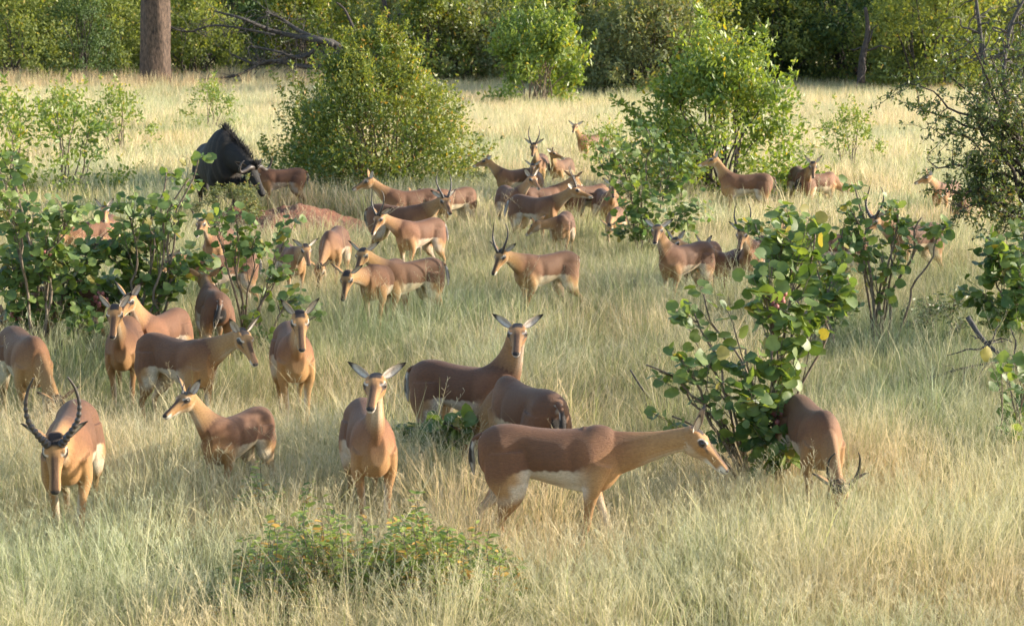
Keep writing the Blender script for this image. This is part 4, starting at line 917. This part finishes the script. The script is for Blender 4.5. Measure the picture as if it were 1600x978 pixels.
# near: d 8..26
for y0, y1, dn in ((8.5, 13, 36), (13, 18, 33), (18, 26, 27)):
    x, y = band(y0, y1, dn); n = len(x); dry = vnoise(x, y, .45, 5) * .55 + vnoise(x, y, 1.6, 6) * .25
    fore = smoothstep(14.0, 12.2, y + .1 * x); dry = dry + .08 + .42 * fore + .03 * x * fore - .13 * (1 - fore)
    ps = np.clip((dry - .30) * 1.7, .06, .85); pg = np.clip(.75 - ps, .08, .8); pt = np.full(n, .12); pm = np.maximum(1 - ps - pg - pt, .05)
    idx = pick(['s', 'g', 't', 'm'], np.stack([ps, pg, pt, pm]), n)
    emit(x, y, idx, rng.uniform(.62, 1.14, n) * (1.10 - .42 * vnoise(x, y, 1.1, 8) ** 1.5) * np.interp(y, [8, 12, 14, 26], [.9, .95, 1, 1]))
for y0, y1, dn in ((26, 36, 24), (36, 55, 13), (55, 80, 8), (80, 125, 4)):
    x, y = band(y0, y1, dn); n = len(x); dry = vnoise(x, y, .25, 15) * .6 + vnoise(x, y, .9, 16) * .3 + np.interp(y, [26, 40, 60], [-.05, .12, .28])
    ps = np.clip((dry - .2) * 1.5, .1, .95); idx = pick(['fs', 'fg'], np.stack([ps, 1 - ps]), n)
    emit(x, y, idx, rng.uniform(.7, 1.15, n) * np.interp(y, [26, 60, 100], [.95, 1.05, 1.3]))
# tall rust topped grass along the foot of the far bushes
n = 2000; x = rng.uniform(-1, 1, n); y = rng.uniform(72, 86, n); x = x * (.30 * y + 1.5); keep = vnoise(x, y, .12, 33) > .5
emit(x[keep], y[keep], pick(['fr'], np.ones((1, keep.sum())), keep.sum()), rng.uniform(.7, 1.1, keep.sum()))
P = np.vstack(PX); I = np.concatenate(PI); S = np.concatenate(PS)
for ax_, ay_ in ANIMALS:                              # grass trodden down where the animals stand
    dd = np.hypot(P[:, 0] - ax_, P[:, 1] - ay_ + .15); S = np.where(dd < .55, S * (.66 + .34 * dd / .55), S)
big = rng.random(len(S)) < .035; S = np.where(big & (P[:, 1] < 40), S * 1.28, S)
d = ((P[:, 0] - MC.x) / 1.55) ** 2 + ((P[:, 1] - MC.y) / 2.4) ** 2; k = d > .85 + rng.random(len(d)) * .3; P, I, S = P[k], I[k], S[k]
def grass_object(name, label, sel):
    me = bpy.data.meshes.new(name); me.vertices.add(int(sel.sum())); me.vertices.foreach_set('co', P[sel].astype(np.float32).ravel())
    a = me.attributes.new('idx', 'INT', 'POINT'); a.data.foreach_set('value', I[sel].astype(np.int32))
    a = me.attributes.new('rot', 'FLOAT_VECTOR', 'POINT'); rr = np.zeros((sel.sum(), 3), np.float32); rr[:, 2] = rng.uniform(0, 6.28, sel.sum()); rr[:, :2] = rng.normal(0, .06, (sel.sum(), 2)); a.data.foreach_set('vector', rr.ravel())
    a = me.attributes.new('sc', 'FLOAT', 'POINT'); a.data.foreach_set('value', S[sel].astype(np.float32))
    o = link(name, me); tag(o, label, 'grass', kind='stuff')
    ng = bpy.data.node_groups.new(name, 'GeometryNodeTree'); ng.interface.new_socket('Geometry', in_out='INPUT', socket_type='NodeSocketGeometry'); ng.interface.new_socket('Geometry', in_out='OUTPUT', socket_type='NodeSocketGeometry')
    nd = ng.nodes; L = ng.links; gi = nd.new('NodeGroupInput'); go = nd.new('NodeGroupOutput'); ci = nd.new('GeometryNodeCollectionInfo'); ci.inputs[0].default_value = tc; ci.inputs[1].default_value = True; ci.inputs[2].default_value = True
    ip = nd.new('GeometryNodeInstanceOnPoints'); ip.inputs['Pick Instance'].default_value = True
    def na(n_, t): q = nd.new('GeometryNodeInputNamedAttribute'); q.data_type = t; q.inputs[0].default_value = n_; return q.outputs[0]
    L.new(gi.outputs[0], ip.inputs['Points']); L.new(ci.outputs[0], ip.inputs['Instance']); L.new(na('idx', 'INT'), ip.inputs['Instance Index']); L.new(na('rot', 'FLOAT_VECTOR'), ip.inputs['Rotation']); L.new(na('sc', 'FLOAT'), ip.inputs['Scale'])
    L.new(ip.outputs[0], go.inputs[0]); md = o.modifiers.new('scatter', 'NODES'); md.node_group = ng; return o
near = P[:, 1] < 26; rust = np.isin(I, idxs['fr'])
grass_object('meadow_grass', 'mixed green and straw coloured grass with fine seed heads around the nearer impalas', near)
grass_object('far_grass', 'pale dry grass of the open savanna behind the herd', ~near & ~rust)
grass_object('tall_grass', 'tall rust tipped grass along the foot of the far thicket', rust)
print('objects', len(bpy.data.objects), 'tufts', len(P))
